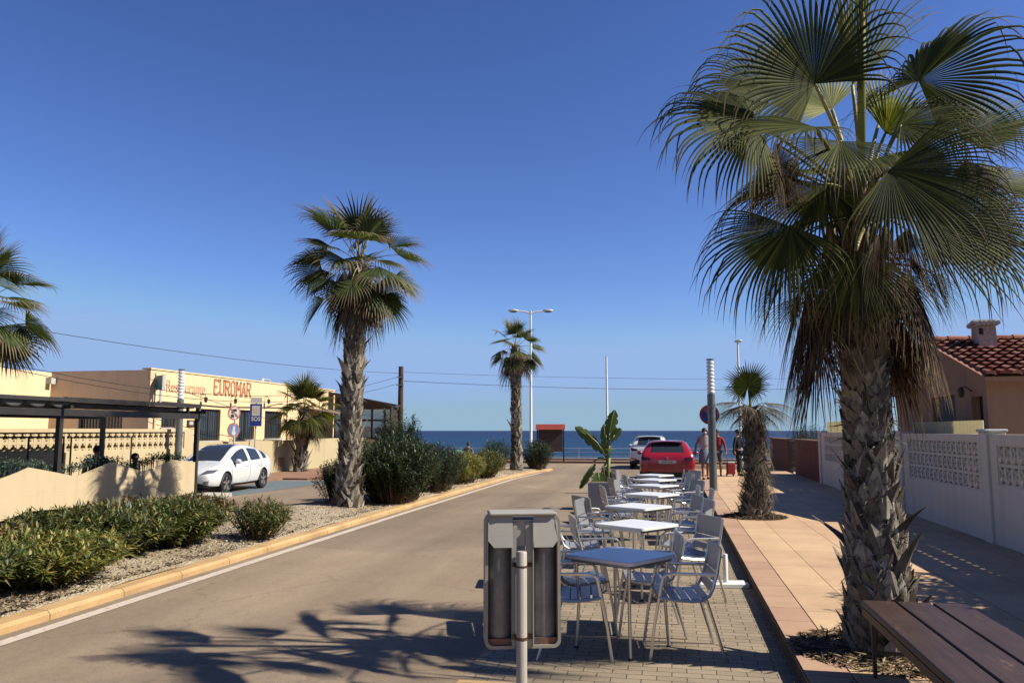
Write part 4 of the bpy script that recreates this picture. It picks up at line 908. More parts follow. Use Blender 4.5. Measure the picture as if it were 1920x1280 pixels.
# notice board with red roof
p=PD(1032,805,40.5); t=thing('notice_board','brown notice board under a red roof by the seafront','notice board',(p.x,p.y,.1),YW*.6)
w=.66; zt_=p.z-.1
mb=MB(); 
for s in(-1,1): mb.bar((s*w,0,0),(s*w,0,zt_+.05),.07)
mb.build('posts',[M_darkmetal],t)
zb_=PD(1032,846,40.5).z-.1
mb=MB(); mb.box((-w+.05,-.04,zb_),(w-.05,.04,zt_)); mb.build('board',[pm('board_brown',lin((96,74,62)),.7,.3,6)],t)
mb=MB(); mb.prism([(-w-.08,0),(w+.08,0),(w+.08,.27),(-w-.08,.27)],-.25,.25,0,lambda u,v,ww:V((u,ww*(1 if v<.1 else .35),zt_+v))); mb.build('roof',[M_redb],t)
# seafront low wall and railing
t=thing('seafront_railing','long thin metal railing along the seafront','railing',(0,42.3,.11))
mb=MB(); 
for i in range(-34,35): mb.bar((i*1.6,0,0),(i*1.6,0,.62),.04)
mb.build('posts',[M_galv],t)
for z in(.62,.42,.22): mb=MB(); mb.tube([(-56,0,z),(56,0,z)],.012,6); mb.build('rail',[M_galv],t,smooth='all')
mb=MB(); mb.bbox((-60,42.0,.08),(60,42.25,.24),.01); tag(mb.build('low_seafront_kerb',M_whitew),'long low white kerb at the edge of the seafront','wall')
# cables
def cable(name_label,a,b,sag,r=.012):
    a=V(a);b=V(b); mb=MB(); pts=[a+(b-a)*u+V((0,0,-sag*4*u*(1-u))) for u in [i/14 for i in range(15)]]; mb.tube(pts,r,5); tag(mb.build('overhead_cable',M_black,smooth='all'),name_label,'cable','overhead cables')
UT=V((UP.x,UP.y,0))
cable('upper overhead cable from the far left to the wooden pole',PD(-60,597,20),(UP.x,UP.y-.1,UP.z-.35),.25,.009)
cable('middle overhead cable crossing in front of the restaurant',PD(-60,664,20),(UP.x-.2,UP.y-.1,UP.z-.55),1.0,.01)
cable('lowest overhead cable crossing in front of the restaurant',PD(-60,672,20),(UP.x-.2,UP.y-.1,UP.z-.9),1.0,.01)
cable('higher overhead cable from the wooden pole towards the right',(UP.x+.2,UP.y-.1,UP.z-.3),PD(1720,705,48),.25,.008)
cable('lower overhead cable from the wooden pole towards the right',(UP.x+.2,UP.y-.1,UP.z-.75),PD(1720,722,48),.35,.012)
# ================================================================== RESTAURANT
def wallpieces(mb,L,Hh,th,op,T,mi=0):
    """wall of length L (u), height Hh (v), thickness th (w 0..th) with openings [(u0,u1,v0,v1)]"""
    us=sorted(set([0,L]+[x for o in op for x in o[:2]]))
    for a,b in zip(us,us[1:]):
        hs=sorted([(o[2],o[3]) for o in op if o[0]<=a+1e-6 and o[1]>=b-1e-6]); v=0
        for lo,hi in hs+[(Hh,Hh)]:
            if lo>v+1e-6: mb.prism([(a,v),(b,v),(b,lo),(a,lo)],0,th,mi,T)
            v=max(v,hi)
XF=-17.0; FY0=PX(283,692,XF).y; FH=PX(283,692,XF).z; FY1=PX(628,735,XF).y
rest=thing('restaurant_building','long low ochre restaurant with faded red name lettering on its parapet','building',(XF,FY0,0))
L=FY1-FY0
def fo(px0,px1,py0,py1): 
    a=PX(px0,py0,XF);b=PX(px1,py0,XF);c=PX(px0,py1,XF); return (a.y-FY0,b.y-FY0,c.z,a.z)
ops=[fo(303,333,775,801),fo(376,414,766,826),fo(449,478,768,824),fo(497,528,770,822)]
ops=[(a,b,max(0.02,c),d) for a,b,c,d in ops]+[(0,.252,0,FH)]
mb=MB(); wallpieces(mb,L,FH,.25,ops,lambda u,v,w:V((-w,u,v)))
mb.build('front_wall',[M_facade],rest)
mb=MB(); mb.box((-.32,-.02,FH+.001),(.03,L,FH+.05)); mb.build('parapet_cap',[M_facade],rest)
mb=MB(); mb.box((-9,.3,3.0),(-.26,L-.01,3.2)); mb.build('roof',[M_liftfac],rest)
mb=MB(); mb.box((-3.2,.3,0),(-3.0,L,3.0)); mb.build('dark_room_panel',[M_dark],rest)  # near-black panel, the unlit room's shade is in its colour
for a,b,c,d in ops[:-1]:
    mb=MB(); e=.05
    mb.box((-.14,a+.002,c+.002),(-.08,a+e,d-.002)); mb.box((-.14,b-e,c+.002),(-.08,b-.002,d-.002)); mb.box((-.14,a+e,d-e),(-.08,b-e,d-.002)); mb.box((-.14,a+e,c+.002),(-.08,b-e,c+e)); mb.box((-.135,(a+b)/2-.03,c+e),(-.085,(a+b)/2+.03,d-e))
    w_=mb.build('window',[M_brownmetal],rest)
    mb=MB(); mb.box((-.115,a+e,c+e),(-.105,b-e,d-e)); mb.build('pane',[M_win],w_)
    mb=MB(); n=int((b-a)/.14)
    for i in range(1,n): y=a+(b-a)*i/n; mb.bar((-.05,y,c+.02),(-.05,y,d-.02),.018)
    mb.build('bars',[M_darkmetal],w_)
# near end wall (faces the street corner, in shade) and left wing
cx=PY(97,696,FY0).x; Lw=XF-cx
a=PY(148,775,FY0);b=PY(228,803,FY0)
op2=[(XF-b.x,XF-a.x,b.z,a.z)]
mb=MB(); wallpieces(mb,Lw-.0,FH-.02,.25,op2,lambda u,v,w:V((-u,w-.0,v))); o=mb.build('end_wall',[M_liftfac],rest)
mb=MB(); 
for i in range(14): x=-(op2[0][0]+(op2[0][1]-op2[0][0])*(i+.5)/14); mb.bar((x,.04,op2[0][2]),(x,.04,op2[0][3]),.03)
mb.build('bars',[M_cgrey],rest)
mb=MB(); mb.box((-op2[0][1],.12,op2[0][2]),(-op2[0][0],.14,op2[0][3])); mb.build('pane',[M_win],rest)
mb=MB(); mb.box((-Lw-.3,-12,0),(-Lw,-.001,FH-.06)); mb.build('wing_wall',[M_facade],rest)
mb=MB(); mb.box((-Lw-8,-12,FH-.7),(-Lw-.31,-.001,FH-.5)); mb.build('wing_roof',[M_liftfac],rest)
# wall lamp on the wing
lp=PX(100,715,cx)
mb=MB(); mb.box((-Lw+.0,lp.y-FY0-.35,lp.z-.1),(-Lw+.22,lp.y-FY0-.15,lp.z+.12)); mb.build('wall_lamp',[M_signw],rest)
# lanterns on the front wall
for px_,py_ in((377,745),(433,748),(496,749)):
    q=PX(px_,py_,XF); mb=MB(); mb.tube([(0,q.y-FY0,q.z+.1),(.14,q.y-FY0,q.z+.14),(.2,q.y-FY0,q.z+.05)],.015,5); mb.lathe([(.05,-.18),(.08,-.02),(.02,.03)],(.2,q.y-FY0,q.z),6); mb.build('lantern',[M_darkmetal],rest)
# white notice frame beside the second window
q0=PX(350,787,XF);q1=PX(372,799,XF); mb=MB(); mb.box((.001,q0.y-FY0,q1.z),(.05,q1.y-FY0,q0.z)); nb=mb.build('menu_frame',[M_brownmetal],rest)
mb=MB(); mb.box((.051,q0.y-FY0+.1,q1.z+.05),(.055,(q0.y+q1.y)/2-FY0-.04,q0.z-.05)); mb.box((.051,(q0.y+q1.y)/2-FY0+.04,q1.z+.05),(.055,q1.y-FY0-.06,q0.z-.05)); mb.build('menu_sheet',[M_signw],nb)
for px_ in(292,540,600):
    q=PX(px_,700,XF); mb=MB(); mb.tube([(.05,q.y-FY0,FH-.1),(.05,q.y-FY0,.0)],.035,8); mb.build('downpipe',[M_facade if px_!=424 else M_galv],rest,smooth='all')
mb=MB(); mb.tube([(.03,.4,FH-1.05),(.03,L*.3,FH-1.12),(.03,L*.6,FH-1.02),(.03,L-.2,FH-1.1)],.014,5); mb.build('wall_cable',[M_black],rest)
for a,b,c,d in ops[:-1]:
    mb=MB(); mb.box((.001,a-.08,c-.07),(.06,b+.08,c-.001)); mb.build('window_sill',[M_whitew],rest)
# lettering
def strokes(ch):
    return {'E':[(0,0,0,6),(0,6,3.4,6),(0,3.1,2.6,3.1),(0,0,3.4,0),(3.4,6,3.4,5),(3.4,0,3.4,1)],'U':[(0,6,0,.8),(0,.8,.8,0),(.8,0,2.4,0),(2.4,0,3.2,.8),(3.2,.8,3.2,6),(-.6,6,.7,6),(2.5,6,3.9,6)],
 'R':[(0,0,0,6),(0,6,2.6,6),(2.6,6,3.2,5.2),(3.2,5.2,3.2,3.8),(3.2,3.8,2.6,3.1),(2.6,3.1,0,3.1),(1.6,3.1,3.3,0),(-.6,0,.7,0),(-.6,6,0,6),(2.9,0,3.9,0)],
 'O':[(0,1,0,5),(0,5,.8,6),(.8,6,2.4,6),(2.4,6,3.2,5),(3.2,5,3.2,1),(3.2,1,2.4,0),(2.4,0,.8,0),(.8,0,0,1)],
 'M':[(0,0,0,6),(0,6,1.8,2.4),(1.8,2.4,3.6,6),(3.6,6,3.6,0),(-.6,0,.6,0),(3.0,0,4.2,0),(-.6,6,0,6),(3.6,6,4.2,6)],
 'A':[(0,0,1.7,6),(1.7,6,3.4,0),(.6,2,2.8,2),(-.5,0,.7,0),(2.7,0,4,0)]}[ch]
tl0=PX(401,735,XF);tl1=PX(472,740,XF); ht=PX(401,710,XF).z-PX(401,737,XF).z
sp_=(tl1.y-tl0.y)/6; 
for i,ch in enumerate('EUROMAR'[:7]):
    mb=MB(); Lc=(tl1.y-tl0.y)/7; sx=Lc*.74/3.6; sz=ht/6
    for (x0,y0,x1,y1) in strokes(ch): mb.bar((.012,x0*sx+i*Lc,y0*sz),(.012,x1*sx+i*Lc+.0001,y1*sz+.0001),.02,.075)
    for v in range(0): pass
    o=mb.build('letter',[M_letter],rest); o.location=(.004,tl0.y-FY0,tl0.z-.06+.0)
ra=PX(313,727,XF);rb=PX(386,728,XF)
tt=text('Restaurante',.62,M_letter2,rest,(.012,(ra.y+rb.y)/2-FY0-.05,(ra.z+rb.z)/2),(PI/2,0,PI/2),'lettering',.006)
wid=max(v.co.x for v in tt.data.vertices)-min(v.co.x for v in tt.data.vertices); tt.scale=((rb.y-ra.y)/wid,1,1)
# teal bracket sign at the corner
q=PX(300,717,XF+.3); ts=thing('corner_sign','small teal square sign on a bracket at the restaurant corner','sign',(XF+.3,q.y,q.z),R(-32))
mb=MB(); mb.bbox((-.27,-.03,-.24),(.27,.03,.24),.005); mb.build('panel',[M_teal],ts)
mb=MB(); mb.box((.271,-.05,-.27),(.31,.05,.27)); mb.build('edge',[M_signw],ts)
mb=MB(); mb.box((-.07,.031,-.75),(.0,.09,.0)); mb.build('bracket',[M_galv],ts)
# roof clutter
q=PX(462,712,XF-2.5); ac=thing('roof_unit','small grey roof equipment on the restaurant roof','roof unit',(XF-2.5,q.y,3.2)); mb=MB(); mb.bbox((-.5,-.6,0),(.4,.6,.75),.03); mb.tube([(.3,.6,.3),(.3,1.0,.9),(.3,1.6,.9),(.3,1.9,.3)],.05,8); mb.tube([(.3,2.6,.3),(.3,3.0,.7),(.3,3.6,.7),(.3,3.9,.3)],.05,8); mb.build('casing',[M_galv],ac,smooth=40)
sheet('bounce_yard',[(-34,8),(-15.02,8),(-15.02,44),(-34,44)],.03,M_whitew)  # pale ground sheet added to bounce light onto the end wall
# tall block far left
q=PY(12,600,FY0+9); mb=MB(); mb.box((q.x-8,FY0+3,3.3),(q.x,FY0+9,PY(0,596,FY0+3).z)); tag(mb.build('tall_block',M_cream),'tall cream building block rising behind the left palm','building')
# glazed terrace at the far end
TY0=FY1+.02; TXl=XF+2.0; p0=PX(655,822,TXl)
ter=thing('glazed_terrace','dark framed glass terrace with sloping roof at the end of the restaurant','building',(XF,TY0,0))
ty1=PX(733,770,-13.6).y; xr=-13.6-XF; z_b=PX(700,822,-14).z
zrt=PX(628,740,XF).z; zre=PX(733,762,-13.6).z; Lt=ty1-TY0
def frame_panel(nm,u0,u1,z0,z1,n,T,mid=None):
    mb=MB(); 
    for i in range(n+1):
        u=u0+(u1-u0)*i/n; mb.bar(T(u,z0),T(u,z1),.09)
    for z in [z0,z1]+([mid] if mid else []): mb.bar(T(u0,z),T(u1,z),.10)
    f=mb.build('window_frame',[M_brownmetal],ter); mb=MB(); a,b,c,d=T(u0,z0),T(u1,z0),T(u1,z1),T(u0,z1); nn=(b-a).cross(d-a).normalized()*.008
    mb.add([a-nn,b-nn,c-nn,d-nn,a+nn,b+nn,c+nn,d+nn],[(3,2,1,0),(4,5,6,7),(0,1,5,4),(1,2,6,5),(2,3,7,6),(3,0,4,7)]); mb.build('pane',[M_clear],f)
# side facing the street +X
frame_panel('x',0,Lt,z_b,zre-.05,9,lambda u,z:V((xr,u,z)),PX(733,787,-13.6).z)
# face towards camera -Y
frame_panel('y',0,xr,z_b,zre-.05,5,lambda u,z:V((u,0,z)),PX(733,787,-13.6).z)
mb=MB(); mb.prism([(-.0,zrt+.0),(xr+.2,zre),(xr+.2,zre+.1),(-.0,zrt+.12)],-.15,Lt+.15,0,lambda u,v,w:V((u,w,v))); mb.build('roof',[M_brownmetal],ter)
mb=MB(); mb.prism([(0,zre),(xr,zre),(0,zrt)],-.02,.05,0,lambda u,v,w:V((u,w,v))); mb.build('gable_panel',[M_brownmetal],ter)
mb=MB(); mb.box((-.1,-3.2,PX(628,775,XF).z),(1.6,-.2,PX(628,775,XF).z+.06),rot=Matrix.Rotation(.18,3,'Y')); mb.build('awning',[pm('awning_slats',lin((150,130,108)),.8,.3,18)],ter)
mb=MB(); mb.box((0,.05,0.3),(xr-.1,Lt,z_b-.05)); mb.build('plinth',[M_yellow],ter)
for i in range(4):
    mb=MB(); mb.box((.5,1.0+i*1.6,z_b),(.9,1.3+i*1.6,z_b+.5+.1*(i%2))); mb.box((.5,.9+i*1.6,z_b+.5),(1.1,1.5+i*1.6,z_b+.56)); mb.build('table_inside',[M_cgrey],ter)
# low yellow wall with open block band
XW=-15.0
t=thing('low_boundary_wall','long cream garden wall with a band of open blocks in front of the restaurant','wall',(XW,0,0))
def lattice(mb,u0,u1,v0,v1,cell,T,th=.09,bar=.028,ring=True):
    nu=max(1,round((u1-u0)/cell)); nv=max(1,round((v1-v0)/cell)); cu_=(u1-u0)/nu; cv=(v1-v0)/nv
    def bx(a,b,w):
        a=V(a);b=V(b); d=(b-a).normalized(); n=V((-d.y,d.x))*w/2
        mb.prism([tuple(a-n),tuple(b-n),tuple(b+n),tuple(a+n)],bx.w0,bx.w1,0,T)
    bx.w0,bx.w1=0,th
    for i in range(nu+1): bx((u0+i*cu_,v0),(u0+i*cu_,v1),bar*1.25)
    bx.w0,bx.w1=.003,th-.003
    for j in range(nv+1): bx((u0,v0+j*cv),(u1,v0+j*cv),bar*1.25)
    bx.w0,bx.w1=.010,th-.010
    for i in range(nu):
        for j in range(nv):
            cx_=u0+(i+.5)*cu_; cy=v0+(j+.5)*cv; hx=cu_/2; hy=cv/2
            for sx,sy in((1,1),(1,-1),(-1,1),(-1,-1)): bx((cx_+sx*hx,cy+sy*hy),(cx_+sx*hx*.36,cy+sy*hy*.36),bar)
            bx.w0,bx.w1=.014,th-.014
            q=.42
            if ring:
                P=[(cx_+hx*q,cy),(cx_,cy+hy*q*1.25),(cx_-hx*q,cy),(cx_,cy-hy*q*1.25)]
                for k in range(4): bx(P[k],P[(k+1)%4],bar*.9)
            bx.w0,bx.w1=.010,th-.010
y0=12.0; yb=PX(352,804,XW).y; ztop=1.70
mb=MB(); wallpieces(mb,yb+.3-y0,ztop,.18,[(.3,yb-.15-y0,ztop-.60,ztop-.09)],lambda u,v,w:V((-w,u+y0,v))); mb.build('wall',[M_cream],t)
mb=MB(); T_=lambda u,v,w:V((-.04-w,u,v))
lattice(mb,y0+.3,yb-.15,ztop-.60,ztop-.09,.25,T_,.10,.06,False); mb.build('open_blocks',[M_cream],t)
mb=MB(); mb.box((-.178,y0+.3,ztop-.6),(-.15,yb-.15,ztop-.09)); mb.build('backing',[M_cream],t)
t2=thing('low_yellow_wall','plain pale yellow wall beyond the white car, next to the restaurant palm','wall',(XW,yb+.3,0))
y1=PX(740,822,XW+1.0).y; zw=PX(620,822,XW+.6).z; ym=PX(560,800,XW).y
mb=MB(); mb.box((-.18,0.002,0),(0,ym-yb-.3,1.27)); mb.box((-.18,ym-yb-.298,0),(0.003,y1-yb-.3,zw)); mb.box((-.17,y1-yb-.5,0),(-3,y1-yb-.3,zw-.01)); mb.build('wall',[M_yellow],t2)
mb=MB(); q=PX(528,868,XW); mb.box((.001,q.y-yb-.6,.15),(.02,q.y-yb-.1,.62)); mb.build('meter_door',[M_terra],t2)
# ================================================================== PERGOLA + PLANTER
XP=-11.35
t=thing('pergola','black metal pergola with folded dark canvas awning over the terrace','pergola',(XP,17.7,0))
def pp(px,py,x=XP): return PX(px,py,x)
pA=pp(371,760); pB=pp(113,775); yA=pA.y-17.7; yB=pB.y-17.7; yC=yB-(yA-yB); XB=-2.6
for (x,y) in((0,yA),(0,yB),(0,yC),(XB,yA),(XB,yB),(XB,yC)):
    mb=MB(); mb.bar((x,y,0),(x,y,2.0),.09); mb.build('post',[M_darkmetal],t)
mb=MB(); mb.box((-.05,yC-.3,1.93),(.05,yA+.05,2.06)); mb.build('front_beam',[M_darkmetal],t)
mb=MB(); mb.box((XB-.05,yC-.3,1.93),(XB+.05,yA+.05,2.06)); mb.build('rear_beam',[M_darkmetal],t)
for y in(yA,yB,yC):
    mb=MB(); mb.box((XB-.25,y-.04,2.061),(.25,y+.04,2.13)); mb.build('cross_beam',[M_darkmetal],t)
mb=MB(); mb.box((-.04,yB+.1,2.20),(.05,yA+.05,2.29)); mb.box((-.04,yA-.02,2.06),(.04,yA+.05,2.2)); mb.box((-.04,yA-.42,2.06),(.03,yA-.38,2.2)); mb.build('upper_rail',[M_darkmetal],t)
mb=MB(); mb.box((XB-.05,yC-.3,2.20),(.12,yB+.28,2.27)); mb.box((XB-.05,yB+.3,2.18),(-.1,yA,2.20)); mb.build('roof_canvas',[M_canvas],t)
# scalloped folds of the rolled canvas hanging from the rails
def scallops(ya,yb_,n,z,dep,x,par):
    mb=MB(); L_=(yb_-ya)/n; vs=[];m=8
    for i in range(n):
        for j in range(m+1):
            u=j/m; y=ya+(i+u)*L_; zz=z-dep*math.sin(PI*u)**.8
            vs+= [(x,y,z+.015),(x+.05*math.sin(PI*u),y,zz),(x-.9,y,zz+.02),(x-.9,y,z+.015)]
    k=n*(m+1); fs=[]
    for i in range(k-1):
        for a,b in((0,1),(1,2)): fs.append((i*4+a,(i+1)*4+a,(i+1)*4+b,i*4+b))
    mb.add(vs,fs); return mb.build('canvas_fold',[M_scal],par,smooth='all')
scallops(yC-.2,yB+.2,9,2.20,.12,.02,t); scallops(yB+.5,yA-.5,6,2.18,.09,-.15,t)
# planter: zigzag topped fabric panels on low posts
t=thing('zigzag_planter','cream zigzag-topped planter screen with grey-green plants along the pergola','planter',(XP+.12,17.7,0))
# keypoints from the photo: (px, top y, bottom y)
KP=[(-160,985,1060),(-90,900,1025),(0,898,978),(55,876,958),(143,893,950),(208,866,943),(268,884,942),(325,862,931),(366,866,922)]
rows=[]
for px,a,b in KP: q=pp(px,a,XP+.12); q2=pp(px,b,XP+.12); rows.append((q.y-17.7,q.z,q2.z))
KP2=[(r0) for r0 in rows]
tops=[]; 
mb=MB(); P=[(y,zt_) for y,zt_,zb_ in rows]+[(y,zb_) for y,zt_,zb_ in reversed(rows)]
for (y0_,a0,b0_),(y1_,a1,b1_) in zip(rows,rows[1:]):
    n=5
    for i in range(n):
        u0=i/n;u1=(i+1)/n; Yb=.03*math.sin(u0*PI);Yc=.03*math.sin(u1*PI)
        vs=[(Yb,y0_+(y1_-y0_)*u0,b0_+(b1_-b0_)*u0),(Yc,y0_+(y1_-y0_)*u1,b0_+(b1_-b0_)*u1),(Yc,y0_+(y1_-y0_)*u1,a0+(a1-a0)*u1),(Yb,y0_+(y1_-y0_)*u0,a0+(a1-a0)*u0)]
        vs+=[(x-.04,y,z) for x,y,z in vs]
        mb.add(vs,[(0,1,2,3),(7,6,5,4),(3,2,6,7),(0,4,5,1)])
mb.build('panels',[M_panel],t,smooth=25)
for y,a,b in rows: mb=MB(); mb.bar((-.07,y,0),(-.07,y,b+.1),.06); mb.build('foot',[M_galv],t)
mb=MB(); mb.box((-.55,rows[0][0],.12),(-.07,rows[-1][0]-.05,.5)); mb.build('trough',[M_dark],t)
def planterbush(label,ya,yb_,zf,seed,mat):
    rg=random.Random(seed); tt=thing('trailing_plant',label,'plant',(XP-.1,17.7+(ya+yb_)/2,.5)); lb=MB()
    for i in range(int(1300*(yb_-ya)/1.5)):
        y=rg.uniform(ya,yb_); z=zf(y)+.02+.13*rg.random()**1.3*(1+.5*math.sin(y*9)); x=rg.uniform(-.3,.1)
        p=V((x,y-(ya+yb_)/2,z-.5)); a=rg.uniform(0,2*PI); d=V((math.cos(a),math.sin(a),rg.uniform(-.3,.9))).normalized(); l=rg.uniform(.04,.09); sd=d.cross(V((0,0,1))).normalized()*l*.2
        lb.add([p,p+d*l*.5+sd,p+d*l,p+d*l*.5-sd],[(0,1,2,3)])
    for i in range(60):
        y=rg.uniform(ya,yb_); p=V((rg.uniform(-.2,.0),y-(ya+yb_)/2,0)); lb.tube([p,p+V((0,0,zf(y)-.35))],.006,4,0)
    lb.build('leaves',[mat],tt,fixn=False)
def ztp(y):
    for (a,za,_),(b,zb2,_) in zip(rows,rows[1:]):
        if y<=b: return za+(zb2-za)*(y-a)/(b-a)
    return rows[-1][1]
planterbush('grey-green plants at the left end of the zigzag planter',rows[1][0],rows[2][0]+.6,ztp,1,M_grn_grey)
planterbush('grey-green plants between the left palm and the pergola post',rows[2][0]+.65,rows[4][0]-.05,ztp,2,M_grn_grey)
planterbush('silvery plants in the middle of the zigzag planter',rows[4][0]+.05,rows[6][0]-.1,ztp,3,M_grn_grey)
planterbush('dark leafy plants at the right end of the zigzag planter',rows[6][0],rows[8][0]-.05,ztp,4,M_ol_dark)
mb=MB(); mb.box((XP-.25,17.75,.0),(XP+.45,18.7,.10)); tag(mb.build('concrete_step',M_whitew),'small pale concrete slab at the foot of the end post','slab')
mb=MB(); mb.box((-13.9,8,.0),(-11.5,18.1,.11)); tag(mb.build('terrace_deck',M_pole),kind='structure')
# thin tube rails on the terrace
for px0,px1,lb in((-60,120,'left'),(134,247,'right')):
    a=PX(px0,820,-13.6);b=PX(px1,819,-13.6); t=thing('tube_rail','thin dark tube windbreak frame, '+('the one at the left edge of the picture' if lb=='left' else 'the one between the two pergola posts'),'rail frame',(-13.6,a.y,0.06))
    mb=MB(); mb.tube([(0,0,0),(0,0,a.z-.06),(0,b.y-a.y,b.z-.06),(0,b.y-a.y,0)],.022,6); 
    if lb=='left': mb.tube([(0,(b.y-a.y)*.6,0),(0,(b.y-a.y)*.6,a.z-.06)],.022,6)
    mb.build('frame',[M_brownmetal],t)
# ================================================================== RIGHT HOUSE AND WALLS
HX,HY=5.3,15.0; ez=2.56; ry=17.6; rz_=3.40; hy2=20.6
house=thing('tiled_house','salmon rendered house with terracotta tiled roof and a pale chimney','house',(HX,HY,0))
w0=PX(1790,740,HX);w1=PX(1750,792,HX); d0=PX(1842,742,HX);d1=PX(1826,830,HX)
opn=[(w0.y-HY,w1.y-HY,w1.z,w0.z),(d0.y-HY,d1.y-HY,.5,d0.z)]
mb=MB(); T=lambda u,v,w:V((w,u,v)); wallpieces(mb,hy2-HY,ez,.25,opn,T); mb.prism([(0,ez),(hy2-HY,ez),(ry-HY,rz_-.02)],0.0,.25,0,T); mb.build('gable_wall',[M_house],house)
mb=MB(); mb.box((.251,0,0),(14,.25,ez)); mb.build('front_wall',[M_house],house)
mb=MB(); mb.prism([(0.255,.25),(14,.25),(14,.3),(0.255,.3)],0,.1,0,lambda u,v,w:V((u,v,w))); mb.box((.3,.3,0),(14,.5,2.4)); mb.build('dark_room_panel',[M_dark],house)  # near-black panels with the dimness of the rooms put into the colour
a,b,c,d=opn[0]; mb=MB(); mb.box((.06,a+.004,c+.004),(.10,b-.004,d-.004)); sh=mb.build('shutter',[pm('shutter_green',lin((44,50,40)),.7,.2)],house)
a,b,c,d=opn[1]; mb=MB(); mb.box((.14,a+.004,c+.004),(.19,b-.004,d-.004)); mb.build('door',[pm('door_brown',lin((58,32,26)),.6,.2)],house)
q=PX(1822,728,HX); mb=MB(); mb.tube([(-.005,q.y-HY,q.z-.05),(-.12,q.y-HY,q.z+.04),(-.18,q.y-HY,q.z+.0)],.012,5); mb.lathe([(.04,-.16),(.06,-.02),(.01,.03)],(-.18,q.y-HY,q.z),6); mb.build('wall_lantern',[M_darkmetal],house)
mb=MB(); mb.box((.9,-.05,0),(14,-.002,1.85)); mb.build('stone_cladding',[M_rubble],house)
# roof: rows of barrel tiles, both slopes
def tiles(x0,x1,ya,za,yb_,zb2,name):
    mb=MB(); L_=math.hypot(yb_-ya,zb2-za); rows_=max(2,round(L_/.30)); pitch=.20; n=round((x1-x0)/pitch)
    ty=V((0,(yb_-ya)/L_,(zb2-za)/L_)); nz=V((1,0,0)).cross(ty); nz=nz if nz.z>0 else -nz
    rg=random.Random(9)
    for i in range(n):
        for j in range(rows_):
            u0=j*L_/rows_; u1=(j+1)*L_/rows_+.05; c=V((x0+(i+.5)*pitch+rg.uniform(-.008,.008),ya,za)); vs=[]
            for u,rr_,lf in((u0,.088,.03),(u1,.072,.0)):
                for k in range(5):
                    a=PI*k/4; vs.append(c+ty*(u+rg.uniform(-.004,.004))+V((1,0,0))*(rr_*math.cos(a))+nz*(rr_*math.sin(a)*.75+lf))
            mb.add(vs,[(k,k+1,k+6,k+5) for k in range(4)])
            if j==0:
                mb.add(vs[:5],[(0,1,2,3,4)])
        # channel between
        c=V((x0+i*pitch,ya,za)); mb.add([c-V((.06,0,0))+nz*.012+ty*.0,c+V((.06,0,0))+nz*.012,c+V((.06,0,0))+nz*.012+ty*L_,c-V((.06,0,0))+nz*.012+ty*L_],[(0,1,2,3)])
    return mb.build(name,[M_tile],house,fixn=False)
mb=MB(); mb.prism([(-.32,ez-.09),(ry-HY,rz_-.03),(hy2-HY+.3,ez-.09),(hy2-HY+.3,ez-.01),(ry-HY,rz_+.05),(-.32,ez-.01)],-.12,14,0,lambda u,v,w:V((w,u,v))); rf=mb.build('roof',[M_house],house)
s0=tiles(-.16,13,-.42,ez+.0,ry-HY,rz_+.06,'tile_slope'); s0.parent=rf
s1=tiles(-.16,13,hy2-HY+.42,ez+.0,ry-HY,rz_+.06,'tile_slope'); s1.parent=rf
mb=MB(); rg=random.Random(2)
for i in range(33): 
    x=-.15+i*.40; vs=[(x+u*.44,ry-HY+.11*math.cos(a),rz_+.05+.10*math.sin(a)+.02*(1-u)) for u in(0,1) for a in [PI*k/5 for k in range(6)]]
    mb.add(vs,[(k,k+1,k+7,k+6) for k in range(5)])
o=mb.build('ridge_tiles',[M_tile],house,fixn=False); o.parent=rf
# chimney
c0=PY(1831,660,HY+1.9);c1_=PY(1866,660,HY+1.9); ct=PY(1846,603,HY+1.9).z; cxm=(c0.x+c1_.x)/2-HX; cw=(c1_.x-c0.x)/2
mb=MB(); mb.prism([(cxm-cw*1.08,2.8),(cxm+cw*1.08,2.8),(cxm+cw*.9,ct-.10),(cxm-cw*.9,ct-.10)],1.75,2.15,0,lambda u,v,w:V((u,w,v))); ch=mb.build('chimney',[soil('whitewashed_stone',mul(lin((216,192,174)),1.5),mul(lin((232,214,198)),1.45),mul(lin((196,160,140)),1.4),4)],rf,world=False)
ch.parent=rf
mb=MB()
for i in range(5): 
    x=cxm-cw*1.0+i*cw*.5; mb.tube([(x,1.66,ct-.05),(x,1.95,ct+.01),(x,2.24,ct-.05)],.045,6)
mb.box((cxm-cw*1.05,1.70,ct-.099),(cxm+cw*1.05,2.20,ct-.06)); mb.build('chimney_cap',[M_whitew],ch)
mb=MB(); mb.box((cxm-cw*.93,1.742,ct-.26),(cxm-cw*.5,1.749,ct-.14)); mb.build('chimney_vent',[M_dark],ch)
q=PX(1759,640,HX+.1); mb=MB(); mb.lathe([(.07,3.3),(.07,3.52),(.10,3.53),(.10,3.57),(.03,3.6)],(.15,ry-HY+.3,0),8); mb.build('vent_pipe',[M_tile],rf)
